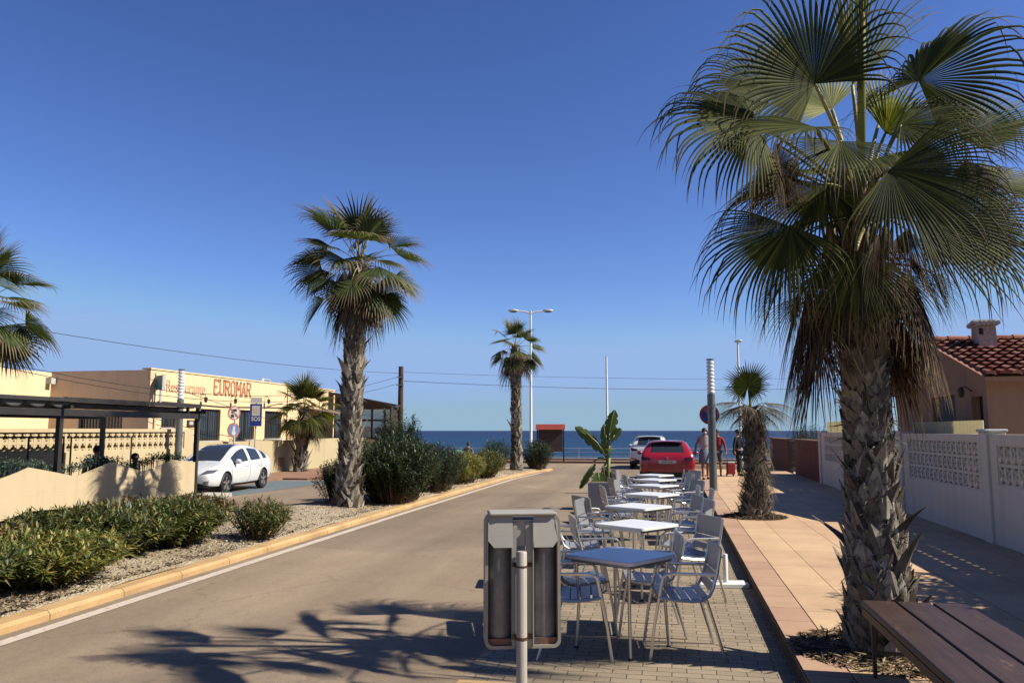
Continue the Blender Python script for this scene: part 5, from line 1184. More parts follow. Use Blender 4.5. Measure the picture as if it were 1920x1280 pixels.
# white block wall: sections between pillars along X=4.3
WX=4.3
def yy(px): return PX(px,900,WX).y
secs=[]  # (label, y0,y1, top, lattice v0,v1)
ys=[2.0,6.6,yy(1920)-.0,yy(1862),yy(1704),yy(1598),yy(1545)]
t=thing('white_block_wall','long white garden wall with openwork block panels beside the sidewalk','wall',(WX,0,0))
zt_n=1.60; TW=lambda u,v,w:V((w,u,v))
pan=[(yy(1872)-2.4,yy(1872),.92,1.46),(yy(1836),yy(1706),.80,1.50),(yy(1668),yy(1600),.8,1.5),(yy(1588),yy(1549),.8,1.5)]
pan=[(a,b,c,d) for a,b,c,d in pan]
yst=1.0
mb=MB(); wallpieces(mb,yy(1541)-yst,zt_n,.16,[(a-yst,b-yst,c,d) for a,b,c,d in pan]+[(yst+3-yst,pan[0][0]-.5-yst,.85,1.46)],lambda u,v,w:V((w,u+yst,v))); mb.build('wall',[M_white],t)
for a,b,c,d in pan+[(yst+3,pan[0][0]-.5,.85,1.46)]:
    mb=MB(); lattice(mb,a,b,c,d,.225,lambda u,v,w:V((.012+w,u,v)),.135,.034,True); mb.build('openwork_panel',[M_white],t)
for px in(1852,1692,1541):
    y=yy(px); mb=MB(); mb.bbox((-.04,y-.14,.1),(.22,y+.14,zt_n+.03),.01); mb.build('pillar',[M_white],t)
mb=MB(); mb.bbox((-.06,yy(1852)-.17,zt_n+.031),(.24,yy(1852)+.17,zt_n+.07),.01); mb.build('pillar_cap',[M_galv],t)
# corrugated fence standing behind the wall
for px0,px1,lb in((1842,1712,'cream corrugated fence panel behind the wall in front of the house'),(1592,1551,'small cream corrugated panel at the far end of the white wall')):
    a=PX(px0,790,WX+.3);b=PX(px1,790,WX+.3); mb=MB(); n=int((b.y-a.y)/.03); vs=[]
    for i in range(n+1):
        y=a.y+(b.y-a.y)*i/n; x=WX+.3+.018*math.sin(i*1.25)
        vs+=[(x,y,.25),(x,y,PX(px0,790,WX+.3).z+.02),(x+.01,y,.25),(x+.01,y,PX(px0,790,WX+.3).z+.02)]
    mb.add(vs,[(i*4,i*4+4,i*4+5,i*4+1) for i in range(n)]+[(i*4+2,i*4+3,i*4+7,i*4+6) for i in range(n)]+[(i*4+1,i*4+5,i*4+7,i*4+3) for i in range(n)])
    tag(mb.build('corrugated_fence',M_sheet,fixn=False),lb,'fence')
# garden floor bright (sunlit paving behind the wall)
sheet('garden_paving',[(4.47,1),(40,1),(40,36),(4.47,36)],.06,M_whitew)
bush('unseen tall green hedge added behind the white wall to shade the sidewalk',(WX+1.1,6.6,.1),.6,3.4,3.4,480,60,M_ol_dark,143,.14,.05,name='shade_hedge',cat='hedge')  # out-of-view hedge added so its shadow covers the sidewalk by the bench
b_=PX(1900,830,WX+.35); bush('dark green clipped bush behind the white wall at the right edge',(WX+.65,b_.y-.4,.1),.45,.75,1.62,150,34,M_ol_dark,140,.05,.02,name='garden_bush')
b_=PX(1528,815,WX+1.0); bush('leafy garden bush behind the far end of the white wall',(WX+1.1,b_.y+2,.1),.9,1.6,1.75,150,34,M_ol_dark,141,.10,.03,name='garden_bush')
bush('low bush above the brown wall near the sea',(WX+1.2,36,.1),.9,2.5,1.35,120,30,M_ol_mid,142,.10,.03,name='garden_bush')
# brown walls beyond
ya=yy(1541)+.2; yb2=yy(1492); yc=yy(1478); yd=yy(1446)
t=thing('brown_garden_wall','low reddish brown rendered wall right after the white wall','wall',(WX,ya,0)); mb=MB(); mb.box((0,0,0),(.2,yb2-ya,1.32)); mb.build('wall',[M_brownw],t); mb=MB(); mb.box((-.03,0,1.321),(.23,yb2-ya,1.36)); mb.build('coping',[M_terra],t)
t=thing('brown_garden_wall','low reddish brown wall section between the dark gate and the sea','wall',(WX,yc,0)); mb=MB(); mb.box((0,0,0),(.2,yd-yc,1.30)); mb.build('wall',[M_brownw],t); mb=MB(); mb.box((-.03,0,1.301),(.23,yd-yc,1.35)); mb.build('coping',[M_terra],t)
t=thing('garden_gate','narrow dark metal gate between the two brown wall sections','gate',(WX+.08,yb2,.12)); mb=MB()
for i in range(8): mb.bar((0,.05+(yc-yb2-.1)*i/7,0.05),(0,.05+(yc-yb2-.1)*i/7,1.15),.025)
mb.bar((0,0.02,.1),(0,yc-yb2-.02,.1),.04); mb.bar((0,0.02,1.15),(0,yc-yb2-.02,1.15),.04); mb.build('bars',[M_darkmetal],t)
# ================================================================== BROAD LEAF PLANT IN POT
pb=G(1129,956,ZS); t=thing('potted_plant','tall broad-leaf bird of paradise plant in the gap before the cars','potted plant',(pb.x,pb.y+.25,ZS))
def bleaf(stem,tip,w,rg,name='leaf',fold=.25,side=None,notch=6):
    a=V(stem);b=V(tip); mb=MB(); n=16; ax=(b-a); L_=ax.length; c=(a+b)/2+V((0,0,L_*.12)); sd=(side or ax.cross(V((0,0,1)))).normalized()
    vs=[]; 
    for i in range(n+1):
        u=i/n; p=a*(1-u)**2+c*2*u*(1-u)+b*u*u; ww=1.45*w*math.sin(PI*min(1,u*.92+.06))**.6*(.72 if (i%4==3) else 1); up=ax.cross(sd).normalized()
        for s in(-1,-.5,0,.5,1): vs.append(p+sd*ww*s+up*abs(s)*ww*fold*(1.0 if s>0 else .7)+V((0,0,-abs(s)*ww*.25)))
    fs=[(i*5+k,i*5+k+1,i*5+k+6,i*5+k+5) for i in range(n) for k in range(4)]
    mb.add(vs,fs,0); mb.tube([a,c*.5+(a+b)*.25,b],[.014,.01,.004],5,1); return mb.build(name,[M_banana,M_stem],t,smooth='all',fixn=False)
rg=random.Random(8); DD=17.1
def bpnt(px,py,dd=0): return PD(px,py,DD-dd)-V(t.location)
mb=MB()
ro=bpnt(1136,900); 
for st,en,r_ in(((1138,912),(1142,858),.05),((1134,912),(1132,872),.04),((1138,862),(1143,835),.03)):
    mb.tube([bpnt(*st),bpnt(*en)],[r_,r_*.7],8,0)
for en in((1100,812),(1143,812),(1152,815),(1108,868),(1122,905),(1136,815)): mb.tube([bpnt(1140,862),(bpnt(1140,862)+bpnt(*en))/2+V((0,0,.08)),bpnt(*en)],[.025,.018,.012],6,0)
mb.build('stem',[M_stem],t,smooth='all')
cd=-cf
bleaf(bpnt(1132,845),bpnt(1078,801),.11,rg,side=cu); bleaf(bpnt(1140,822),bpnt(1152,768),.10,rg,side=cr); bleaf(bpnt(1142,820),bpnt(1166,806),.09,rg,side=cu)
bleaf(bpnt(1141,842,.1),bpnt(1148,845,.5),.08,rg,side=cr); bleaf(bpnt(1112,870),bpnt(1090,915),.11,rg,side=cr+cu*.6); bleaf(bpnt(1137,850),bpnt(1132,795),.07,rg,side=cr)
bleaf(bpnt(1122,885,.2),bpnt(1124,912,.3),.12,rg,side=cr); bleaf(bpnt(1135,880,-.2),bpnt(1160,900,-.4),.09,rg,side=cr)
mb=MB(); q0=bpnt(1106,903);q1=bpnt(1157,908); hw_=(1157-1106)/2*DD/F
mb.prism([(-hw_*.95,0),(hw_*.95,0),(hw_,.56),(-hw_,.56)],-.28,.28,0,lambda u,v,w:V((u,w*(.92+.14*v),v))); mb.build('pot',[M_whitew],t)
mb=MB(); mb.box((-hw_*.9,-.26,.561),(hw_*.9,.26,.575)); mb.build('soil',[M_soil],t)
# ================================================================== CARS
def make_car(name,label,cat,paint,st,L_,wheels,wr,wins,windscreen,rearglass,scale=1.0,roofdark=None):
    """st: list of (s, zlow, wlow, zmid, wmid, zbelt, wbelt, zroof_edge, wroof, zroof)"""
    t=thing(name,label,cat); bm=bmesh.new(); rows=[]
    for (s,zl,wl,zm,wm,zb3,wb,ze,wrf,zr) in st:
        half=[(0,zl),(wl*.85,zl),(wl,zl+.06),(wm,zm),(wb,zb3),(wrf,ze),(wrf*.86,ze+(zr-ze)*.6),(0,zr)]
        full=[(x,z) for x,z in half]+[(-x,z) for x,z in reversed(half[1:-1])]
        rows.append([bm.verts.new((x,s,z)) for x,z in full])
    n=len(rows[0]); 
    for i in range(len(rows)-1):
        s0=st[i][0]; s1=st[i+1][0]; sm=(s0+s1)/2
        for j in range(n):
            f=bm.faces.new((rows[i][j],rows[i][(j+1)%n],rows[i+1][(j+1)%n],rows[i+1][j])); mi=0
            seg=j if j<7 else n-1-j
            if seg==4:
                for k,(a,b) in enumerate(wins):
                    if a-1e-3<=s0 and s1<=b+1e-3: mi=1
            if seg==6:
                if windscreen[0]-1e-3<=s0 and s1<=windscreen[1]+1e-3: mi=2
                elif rearglass[0]-1e-3<=s0 and s1<=rearglass[1]+1e-3: mi=3
                elif roofdark and roofdark[0]<=sm<=roofdark[1]: mi=5
            if seg in(0,1): mi=4
            f.material_index=mi
    bm.faces.new(rows[0]); bm.faces.new(list(reversed(rows[-1])))
    bmesh.ops.recalc_face_normals(bm,faces=bm.faces)
    me=bpy.data.meshes.new('car_body'); bm.to_mesh(me); bm.free()
    for i in range(6): me.materials.append([paint,M_glass,M_glass,M_glass,M_black,M_glass][i])
    bo=bpy.data.objects.new('body',me); col.objects.link(bo)
    m=bo.modifiers.new('s','SUBSURF'); m.levels=2; m.render_levels=2; bake(bo)
    cm=MB(); wx=max(s[4] for s in st)
    for y in wheels:
        for s in(-1,1):
            cm.prism([((wr+.055)*math.cos(2*PI*k/28),(wr+.055)*math.sin(2*PI*k/28)) for k in range(28)],0,.30,0,lambda u,v,w,y=y,s=s:V((s*(wx+.1-w) if True else 0,y+u,wr+v)))
    cut=cm.build('cutter',[M_black]); 
    m=bo.modifiers.new('b','BOOLEAN'); m.operation='DIFFERENCE'; m.object=cut; m.solver='EXACT'; bake(bo); bpy.data.objects.remove(cut)
    bvh=BVHTree.FromPolygons([v.co.copy() for v in bo.data.vertices],[tuple(p.vertices) for p in bo.data.polygons])
    # split glass into parts
    src=bo.data
    def part(pred,nm,mat):
        b2=bmesh.new(); b2.from_mesh(src); kill=[f for f in b2.faces if not pred(f)]; bmesh.ops.delete(b2,geom=kill,context='FACES')
        if not b2.faces: b2.free(); return None
        m2=bpy.data.meshes.new(nm); b2.to_mesh(m2); b2.free(); m2.materials.clear(); m2.materials.append(mat)
        for p in m2.polygons: p.material_index=0; p.use_smooth=True
        o=bpy.data.objects.new(nm,m2); col.objects.link(o); o.parent=t; return o
    part(lambda f:f.material_index==2,'windscreen',M_glass); part(lambda f:f.material_index==3,'rear_window',M_glass)
    if roofdark: part(lambda f:f.material_index==5,'dark_roof',M_glass)
    for s in(-1,1):
        for a,b in wins: part(lambda f,s=s,a=a,b=b:f.material_index==1 and f.calc_center_median().x*s>0 and a-.2<=f.calc_center_median().y<=b+.2 ,'side_window',M_glass)
    b2=bmesh.new(); b2.from_mesh(src); bmesh.ops.delete(b2,geom=[f for f in b2.faces if f.material_index in(1,2,3,5)],context='FACES'); b2.to_mesh(src); b2.free()
    src.polygons.foreach_set('use_smooth',[True]*len(src.polygons)); 
    try: src.set_sharp_from_angle(angle=R(50))
    except Exception: pass
    bo.parent=t
    for y in wheels:
        for s in(-1,1):
            x=s*(wx-.11); T=lambda u,v,w,y=y,x=x,s=s:V((x+s*w,y+u,wr+v))
            W=thing('wheel',None,None); W.parent=t
            mb=MB(); n=32; pr=[(wr*.66,-.09),(wr*.9,-.10),(wr,-.07),(wr,.07),(wr*.9,.10),(wr*.66,.095)]
            vs=[T(r_*math.cos(2*PI*k/n),r_*math.sin(2*PI*k/n),w) for r_,w in pr for k in range(n)]
            mb.add(vs,[(i*n+k,i*n+(k+1)%n,(i+1)*n+(k+1)%n,(i+1)*n+k) for i in range(5) for k in range(n)]); mb.build('tyre',[M_black],W,smooth=40)
            mb=MB(); rr_=wr*.68; mb.add([T(rr_*math.cos(2*PI*k/n),rr_*math.sin(2*PI*k/n),w) for w in(-.05,.085) for k in range(n)],[(k,(k+1)%n,n+(k+1)%n,n+k) for k in range(n)],0)
            mb.prism([(rr_*.99*math.cos(2*PI*k/n),rr_*.99*math.sin(2*PI*k/n)) for k in range(n)],0.0,.01,1,T)
            for k in range(5):
                for e in(-.11,.11):
                    a=2*PI*k/5+.3; p0=(wr*.10*math.cos(a),wr*.10*math.sin(a)); p1=(rr_*math.cos(a+e),rr_*math.sin(a+e)); dx_,dz_=p1[0]-p0[0],p1[1]-p0[1]; l=math.hypot(dx_,dz_); nx_,nz_=-dz_/l*.018,dx_/l*.018
                    mb.prism([(p0[0]-nx_,p0[1]-nz_),(p1[0]-nx_,p1[1]-nz_),(p1[0]+nx_,p1[1]+nz_),(p0[0]+nx_,p0[1]+nz_)],.055,.082,0,T)
            mb.prism([(.045*math.cos(2*PI*k/12),.045*math.sin(2*PI*k/12)) for k in range(12)],.05,.088,0,T)
            mb.build('rim',[M_chrome,M_black],W,smooth=30)
    def side(s,y,z,d=.006):
        h=bvh.ray_cast(V((s*3,y,z)),V((-s,0,0))); return h[0]+V((s*d,0,0)) if h[0] else V((s*wx,y,z))
    def end(fr,x,z,d=.008):
        yy0=-3 if fr else 9; h=bvh.ray_cast(V((x,yy0,z)),V((0,1 if fr else -1,0))); return h[0]+V((0,-d if fr else d,0)) if h[0] else V((x,0 if fr else L_,z))
    def seam(pts,s,w=.006,mat=None,nm='door_seam'):
        mb=MB(); out=[]
        for (y0,z0),(y1,z1) in zip(pts,pts[1:]):
            for k in range(6): out.append(side(s,y0+(y1-y0)*k/6,z0+(z1-z0)*k/6,.001))
        out.append(side(s,*pts[-1],.001)); mb.tube(out,w,4); return mb.build(nm,[mat or M_black],t)
    def patch(fr,poly,nm,mat,d=.012,sub=6):
        """panel that follows the body end: poly = (x0,z0,x1,z1,x2,z2,x3,z3) corners"""
        mb=MB(); c=[V(poly[i:i+2]) for i in range(0,8,2)]; vs=[]
        for i in range(sub+1):
            for j in range(sub+1):
                u,v=i/sub,j/sub; p=(c[0]*(1-u)+c[1]*u)*(1-v)+(c[3]*(1-u)+c[2]*u)*v; vs.append(end(fr,p.x,p.y,d))
        m_=sub+1; fs=[(i*m_+j,i*m_+j+1,(i+1)*m_+j+1,(i+1)*m_+j) for i in range(sub) for j in range(sub)]
        off=[v+V((0,.03 if fr else -.03,0)) for v in vs]; k=len(vs); edge=[i*m_ for i in range(m_)]+[sub*m_+j for j in range(1,m_)]+[i*m_+sub for i in range(sub-1,-1,-1)]+[j for j in range(sub-1,0,-1)]
        mb.add(vs+off,fs+[tuple(x+k for x in reversed(f)) for f in fs]+[(edge[i],edge[(i+1)%len(edge)],edge[(i+1)%len(edge)]+k,edge[i]+k) for i in range(len(edge))])
        return mb.build(nm,[mat],t,smooth=40)
    def mirror(y,z):
        for s in(-1,1):
            p=side(s,y,z,0); mb=MB(); mb.ell(p+V((s*.12,0,.06)),(.10,.07,.075),12,8); mb.tube([p,p+V((s*.08,0,.03))],.02,6); mb.build('wing_mirror',[paint],t,smooth='all')
    return t,side,end,seam,patch,mirror
# stations: s, zlow,wlow, zmid,wmid, zbelt,wbelt, zroofedge,wroof, zroof
hatch=[(0,.30,.50,.42,.60,.56,.56,.60,.50,.64),(.08,.22,.66,.42,.76,.60,.72,.66,.62,.70),(.35,.18,.80,.46,.86,.72,.82,.77,.68,.82),(.75,.18,.82,.5,.87,.80,.85,.87,.70,.92),(1.05,.18,.82,.52,.87,.85,.86,.93,.72,.98),
 (1.35,.18,.83,.54,.875,.87,.865,1.08,.70,1.14),(1.75,.18,.83,.55,.875,.90,.865,1.28,.64,1.35),(2.1,.18,.83,.55,.875,.92,.865,1.39,.60,1.46),(2.45,.18,.83,.55,.875,.93,.865,1.42,.59,1.49),(2.55,.18,.83,.55,.875,.935,.865,1.42,.59,1.49),
 (3.0,.18,.83,.56,.875,.95,.865,1.40,.59,1.465),(3.4,.19,.83,.57,.875,.98,.86,1.34,.585,1.41),(3.55,.19,.83,.57,.87,1.0,.855,1.31,.58,1.38),(3.9,.2,.82,.58,.865,1.05,.84,1.23,.58,1.29),(4.2,.24,.80,.6,.85,1.06,.80,1.14,.62,1.18),(4.38,.30,.74,.62,.80,.95,.74,1.02,.62,1.06),(4.45,.4,.6,.62,.68,.85,.66,.9,.56,.92)]
wc,side,end,seam,patch,mirror=make_car('parked_car','white hatchback parked facing the camera by the restaurant','car',M_paintw,hatch,4.45,(.90,3.58),.32,[(1.35,2.45),(2.55,3.4),(3.55,3.9)],(1.05,2.1),(3.4,4.2),roofdark=(2.1,3.4))
for s in(-1,1):
    seam([(1.30,.90),(1.22,.6),(1.35,.30),(2.35,.26),(2.50,.5),(2.50,.92)],s); seam([(2.52,.28),(3.15,.28),(3.3,.6),(3.42,.96)],s)
    for y in(2.3,3.2): mb=MB(); p=side(s,y,.80,.012); mb.tube([p-V((0,.09,0)),p+V((0,.09,0))],.014,6); mb.build('door_handle',[M_paintw],wc,smooth='all')
    patch(True,(s*.44,.62,s*.80,.66,s*.83,.75,s*.56,.74),'headlight',M_lampg); patch(True,(s*.52,.32,s*.66,.32,s*.70,.44,s*.56,.42),'fog_light_recess',M_bind,.006)
patch(True,(-.42,.24,.42,.24,.36,.36,-.36,.36),'grille',M_black,.006); patch(True,(-.36,.60,.36,.60,.34,.615,-.34,.615),'upper_grille',M_black,.006)
patch(True,(-.26,.42,.26,.42,.26,.53,-.26,.53),'number_plate',M_signw,.012)
mirror(1.45,.90)
mb=MB(); p=[V((-.45,1.12,1.03)),V((.1,1.0,1.0))]; mb.tube([p[0],p[1]],.01,5); mb.build('wiper',[M_black],wc)
mb=MB()
for x in(-.34,.34):
    mb.ell((x,2.1,.98),(.20,.07,.17),10,6); mb.ell((x,2.1,1.18),(.10,.05,.09),8,6)
mb.build('seats',[M_cgrey],wc,smooth='all')
wl=PX(418,927,-11.4); ks=.86; wc.location=(-11.40-.875*ks+.12,wl.y-.90*ks+.05,.013); wc.rotation_euler=(0,0,R(5)); wc.scale=(ks,ks,ks)
suv=[(0,.30,.6,.5,.68,.72,.62,.80,.56,.84),(.08,.24,.72,.5,.80,.80,.76,.88,.66,.92),(.35,.2,.82,.52,.88,.88,.84,.95,.72,.99),(1.0,.2,.84,.56,.89,.95,.86,1.03,.74,1.07),
 (1.3,.2,.84,.58,.89,.97,.87,1.2,.72,1.25),(1.7,.2,.84,.58,.89,.99,.87,1.42,.66,1.47),(2.1,.2,.84,.58,.89,1.0,.87,1.49,.63,1.54),(2.5,.2,.84,.58,.89,1.01,.87,1.51,.62,1.56),(3.0,.2,.84,.58,.89,1.02,.87,1.50,.62,1.55),(3.5,.2,.84,.58,.89,1.03,.87,1.48,.62,1.53),
 (3.72,.22,.84,.58,.89,1.05,.86,1.44,.62,1.50),(3.88,.24,.83,.58,.885,1.07,.85,1.27,.68,1.31),(4.02,.26,.82,.58,.88,1.05,.83,1.09,.74,1.12),(4.10,.3,.78,.58,.85,.9,.80,.97,.72,1.0),(4.14,.36,.70,.56,.78,.78,.72,.84,.66,.86)]
rcar,side,end,seam,patch,mirror=make_car('parked_car','red hatchback seen from behind at the end of the table row','car',M_paintr,suv,4.14,(.85,3.42),.33,[(1.3,2.5),(2.5,3.5)],(1.0,2.1),(3.72,4.02),roofdark=None)
for s in(-1,1):
    patch(False,(s*.50,.86,s*.78,.84,s*.82,.97,s*.56,.95),'tail_light',M_taild,.012); patch(False,(s*.56,.46,s*.80,.46,s*.80,.52,s*.58,.51),'rear_reflector',M_tail,.008)
    seam([(1.25,.95),(1.2,.6),(1.3,.32),(2.4,.3),(2.46,.6),(2.46,1.0)],s)
patch(False,(-.27,.73,.27,.73,.27,.84,-.27,.84),'number_plate',M_signw,.014)
patch(False,(-.70,.26,.70,.26,.66,.42,-.66,.42),'lower_bumper',M_black,.006)
pt=end(False,0,.785,.02); text('0339 LNR',.085,M_black,rcar,(pt.x,pt.y,pt.z),(PI/2,0,PI),'lettering',.002,.95)
pt=end(False,0,.92,.012); text('S',.13,M_chrome,rcar,(pt.x,pt.y,pt.z),(PI/2+R(-15),0,PI),'emblem',.004,1.3)
mirror(1.45,.98)
mb=MB(); mb.bbox((-.52,3.62,1.50),(.52,3.86,1.535),.01); mb.build('roof_spoiler',[M_paintr],rcar); mb=MB(); mb.tube([(0,3.5,1.54),(0,3.62,1.70)],.008,5); mb.build('aerial',[M_black],rcar)
for s in(-1,1): mb=MB(); mb.tube([(s*.6,1.8,1.50),(s*.60,2.2,1.56),(s*.60,3.3,1.55),(s*.6,3.6,1.50)],.016,6); mb.build('roof_rail',[M_black],rcar,smooth='all')
mb=MB(); mb.ell((-.3,2.9,1.08),(.14,.05,.12),8,6); mb.ell((.3,2.9,1.08),(.14,.05,.12),8,6); mb.build('seats',[M_cgrey],rcar)
k2=.985
def place_car(c,px,py_ground,ks,kz):
    g=G(px,py_ground,0); c.location=(g.x,g.y+4.14*ks,.009); c.rotation_euler=(0,0,PI); c.scale=(ks,ks,kz); 
place_car(rcar,1252,908,.98,.86)
mirror_=None
# second car: white one in front of the red one (copy of its parts in white)
w2=copy_tree(rcar); w2['label']='white car parked ahead of the red one, only its roof and left side show'
for o in list(w2.children):
    if o.type=='MESH' and o.name.split('.')[0] in('lettering','emblem'): bpy.data.objects.remove(o); continue
    if o.type=='MESH':
        if o.name.split('.')[0] in('body','roof_spoiler','wing_mirror'):
            o.data=o.data.copy()
            for i,m in enumerate(o.data.materials):
                if m==M_paintr: o.data.materials[i]=M_paintw
g=G(1226,880,0); w2.location=(g.x-.16,g.y+4.0,.009); w2.scale=(.98,1.0,.92)
rcar['group']=w2['group']='cars parked along the kerb'
# ================================================================== PEOPLE
def skin(joints,edges,mat,parent,name,sub=2,root=None):
    me=bpy.data.meshes.new(name); ks_=list(joints); idx={k:i for i,k in enumerate(ks_)}
    me.from_pydata([joints[k][0] for k in ks_],[(idx[a],idx[b]) for a,b in edges],[]); me.materials.append(mat)
    o=bpy.data.objects.new(name,me); col.objects.link(o); m=o.modifiers.new('k','SKIN'); m.use_smooth_shade=True
    for i,k in enumerate(ks_):
        r_=joints[k][1]; r_=r_ if isinstance(r_,tuple) else (r_,r_); me.skin_vertices[0].data[i].radius=r_; me.skin_vertices[0].data[i].use_root=(k==(root or ks_[0]))
    s=o.modifiers.new('s','SUBSURF'); s.levels=sub; s.render_levels=sub; bake(o); o.data.materials.clear(); o.data.materials.append(mat)
    for p in o.data.polygons: p.use_smooth=True; p.material_index=0
    o.parent=parent; return o
def person(label,loc,rz,h,top,bottom,shortl=True,hair_long=False,stride=.18,sitting=False,sleeve=True,skirt=False,bag=None,arm=.12,cap=None,mask=False,shoe=None):
    t=thing('person',label,'person',loc,rz); k=h/1.7
    def J(x,y,z): return (x*k,y*k,z*k)
    # facing -Y
    hz=.90; st_=stride
    j={'pelvis':(J(0,0,.95),(.14*k,.10*k)),'waist':(J(0,0,1.08),(.125*k,.09*k)),'chest':(J(0,-.01,1.28),(.16*k,.105*k)),'neckb':(J(0,0,1.42),(.08*k,.07*k)),'neck':(J(0,-.01,1.48),.05*k),'head':(J(0,-.02,1.58),(.075*k,.088*k)),'crown':(J(0,-.01,1.66),(.066*k,.075*k))}
    e=[('pelvis','waist'),('waist','chest'),('chest','neckb'),('neckb','neck'),('neck','head'),('head','crown')]
    for s,n in((-1,'l'),(1,'r')):
        f=s*st_
        if sitting:
            j.update({n+'hip':(J(s*.1,-.02,.93),.085*k),n+'knee':(J(s*.12,-.42,.92),.06*k),n+'ank':(J(s*.12,-.44,.50),.04*k),n+'toe':(J(s*.12,-.58,.46),.03*k)})
        else:
            j.update({n+'hip':(J(s*.09,f*.1,.86),.085*k),n+'knee':(J(s*.10,f*.5-.03,.49),.058*k),n+'calf':(J(s*.10,f*.75,.32),.053*k),n+'ank':(J(s*.10,f,.09),.036*k),n+'toe':(J(s*.11,f-.15,.03),.032*k)})
        j.update({n+'sh':(J(s*.175,0,1.38),.056*k),n+'elb':(J(s*(.22+arm*.5),-f*.4,1.12),.042*k),n+'wr':(J(s*(.24+arm*.6),-f*1.0-.08,.90),.028*k),n+'palm':(J(s*(.24+arm*.6),-f*1.0-.10,.83),(.018*k,.034*k))})
        e+=[('pelvis',n+'hip'),(n+'hip',n+'knee')]+([(n+'knee',n+'ank')] if sitting else [(n+'knee',n+'calf'),(n+'calf',n+'ank')])+[(n+'ank',n+'toe'),('neckb',n+'sh'),(n+'sh',n+'elb'),(n+'elb',n+'wr'),(n+'wr',n+'palm')]
        pb_=V(j[n+'palm'][0])
        for q in range(4):
            d=V((s*.004,(-.03+.02*q)*k,-.045*k)); j[n+'f%d'%q]=(tuple(pb_+d),.009*k); j[n+'g%d'%q]=(tuple(pb_+d+V((-s*.01,-.006,-(.040+.008*(q in(1,2))))) ),.007*k); e+=[(n+'palm',n+'f%d'%q),(n+'f%d'%q,n+'g%d'%q)]
        j[n+'th']=(tuple(pb_+V((-s*.012*k,-.045*k,-.005*k))),.010*k); e.append((n+'palm',n+'th'))
    body=skin(j,e,M_skin,t,'body')
    # face: nose, eyes, ears, mouth as small relief
    mb=MB(); hc=V(J(0,-.02,1.60)); 
    mb.tube([hc+V((0,-.088*k,.012*k)),hc+V((0,-.112*k,-.018*k))],[.007*k,.013*k],6); 
    for s in(-1,1): mb.ell(hc+V((s*.082*k,.005,-.005)),(.012*k,.02*k,.032*k),8,6)
    mb.build('face',[M_skin],t,smooth='all')
    mb=MB()
    for s in(-1,1): mb.ell(hc+V((s*.032*k,-.083*k,.015*k)),(.012*k,.01*k,.007*k),8,6)
    mb.build('eyes',[M_dark],t)
    # hair
    mb=MB(); mb.ell(hc+V((0,.018*k,.035*k)),(.092*k,.10*k,.092*k),14,10)
    if hair_long: mb.ell(hc+V((0,.05*k,-.06*k)),(.088*k,.062*k,.15*k),12,8)
    mb.build('hair',[M_hair],t,smooth='all')
    if mask: mb=MB(); mb.ell(hc+V((0,-.045*k,-.048*k)),(.066*k,.062*k,.045*k),12,8); mb.build('face_mask',[M_signw],t,smooth='all')
    # top
    g=1.16
    jt={kk:(j[kk][0],tuple(x*g for x in (j[kk][1] if isinstance(j[kk][1],tuple) else (j[kk][1],)*2))) for kk in('chest','waist','neckb','lsh','rsh')}
    jt['hem']=(J(0,0,.93),(.165*k,.125*k)); et=[('chest','waist'),('waist','hem'),('chest','neckb'),('neckb','lsh'),('neckb','rsh')]
    for n in 'lr':
        a=V(j[n+'sh'][0]);b=V(j[n+'elb'][0])
        if sleeve=='long': jt[n+'e']=(tuple(b),.05*k); jt[n+'w']=(j[n+'wr'][0],.036*k); et+=[(n+'sh',n+'e'),(n+'e',n+'w')]
        elif sleeve: jt[n+'e']=(tuple(a*.4+b*.6),.056*k); et.append((n+'sh',n+'e'))
    skin(jt,et,top,t,'top')
    if skirt:
        mb=MB(); vs=[];n=24
        for z,rx_,ry_ in((1.0,.135,.105),(.93,.175,.135),(.80,.20,.16),(.55,.215,.20)):
            for q in range(n): a=2*PI*q/n; w_=1+.03*math.sin(a*6)*(1-z); vs.append(V(J(rx_*w_*math.cos(a),ry_*w_*math.sin(a),z)))
        mb.add(vs,[(i*n+q,i*n+(q+1)%n,(i+1)*n+(q+1)%n,(i+1)*n+q) for i in range(3) for q in range(n)]); mb.build('skirt',[bottom],t,smooth='all')
    else:
        jb={'p':(J(0,0,.94),(.165*k,.13*k))}; eb=[]
        for n in 'lr':
            jb[n+'h']=(j[n+'hip'][0],.105*k); jb[n+'k']=(j[n+'knee'][0],.082*k); eb+=[('p',n+'h'),(n+'h',n+'k')]
            if not shortl: jb[n+'a']=(tuple(V(j[n+'ank'][0])+V((0,0,.02))),.06*k); eb.append((n+'k',n+'a'))
        skin(jb,eb,bottom,t,'trousers')
    for n in 'lr':
        a=V(j[n+'ank'][0]); b=V(j[n+'toe'][0]); mb=MB(); mb.ell((a+b)/2+V((0,-.01,-.03*k)),(.045*k,.13*k,.038*k),12,6); mb.build('shoe',[shoe or M_dark],t,smooth='all')
    if bag:
        p_=V(j['lpalm' if bag>0 else 'rpalm'][0])+V((0,0,-.05)); mb=MB(); mb.bbox(tuple(p_+V((-.08,-.15,-.42))),tuple(p_+V((.08,.15,-.12))),.04)
        mb.tube([p_+V((0,-.10,-.13)),p_+V((0,-.05,.0)),p_+V((0,.05,.0)),p_+V((0,.10,-.13))],.008,5)
        bg=mb.build('hand_bag',[M_bagm],None); bg.matrix_world=t.matrix_basis.copy(); tag(bg,'dark bag carried by the person in the red shirt','bag')
    return t
wp=G(1323,898,.12); person('woman in a sleeveless white top and denim skirt walking on the sidewalk',(wp.x,wp.y,.12),R(8),1.60,M_cwhite,M_denim,skirt=True,sleeve=False,stride=.16,mask=True)
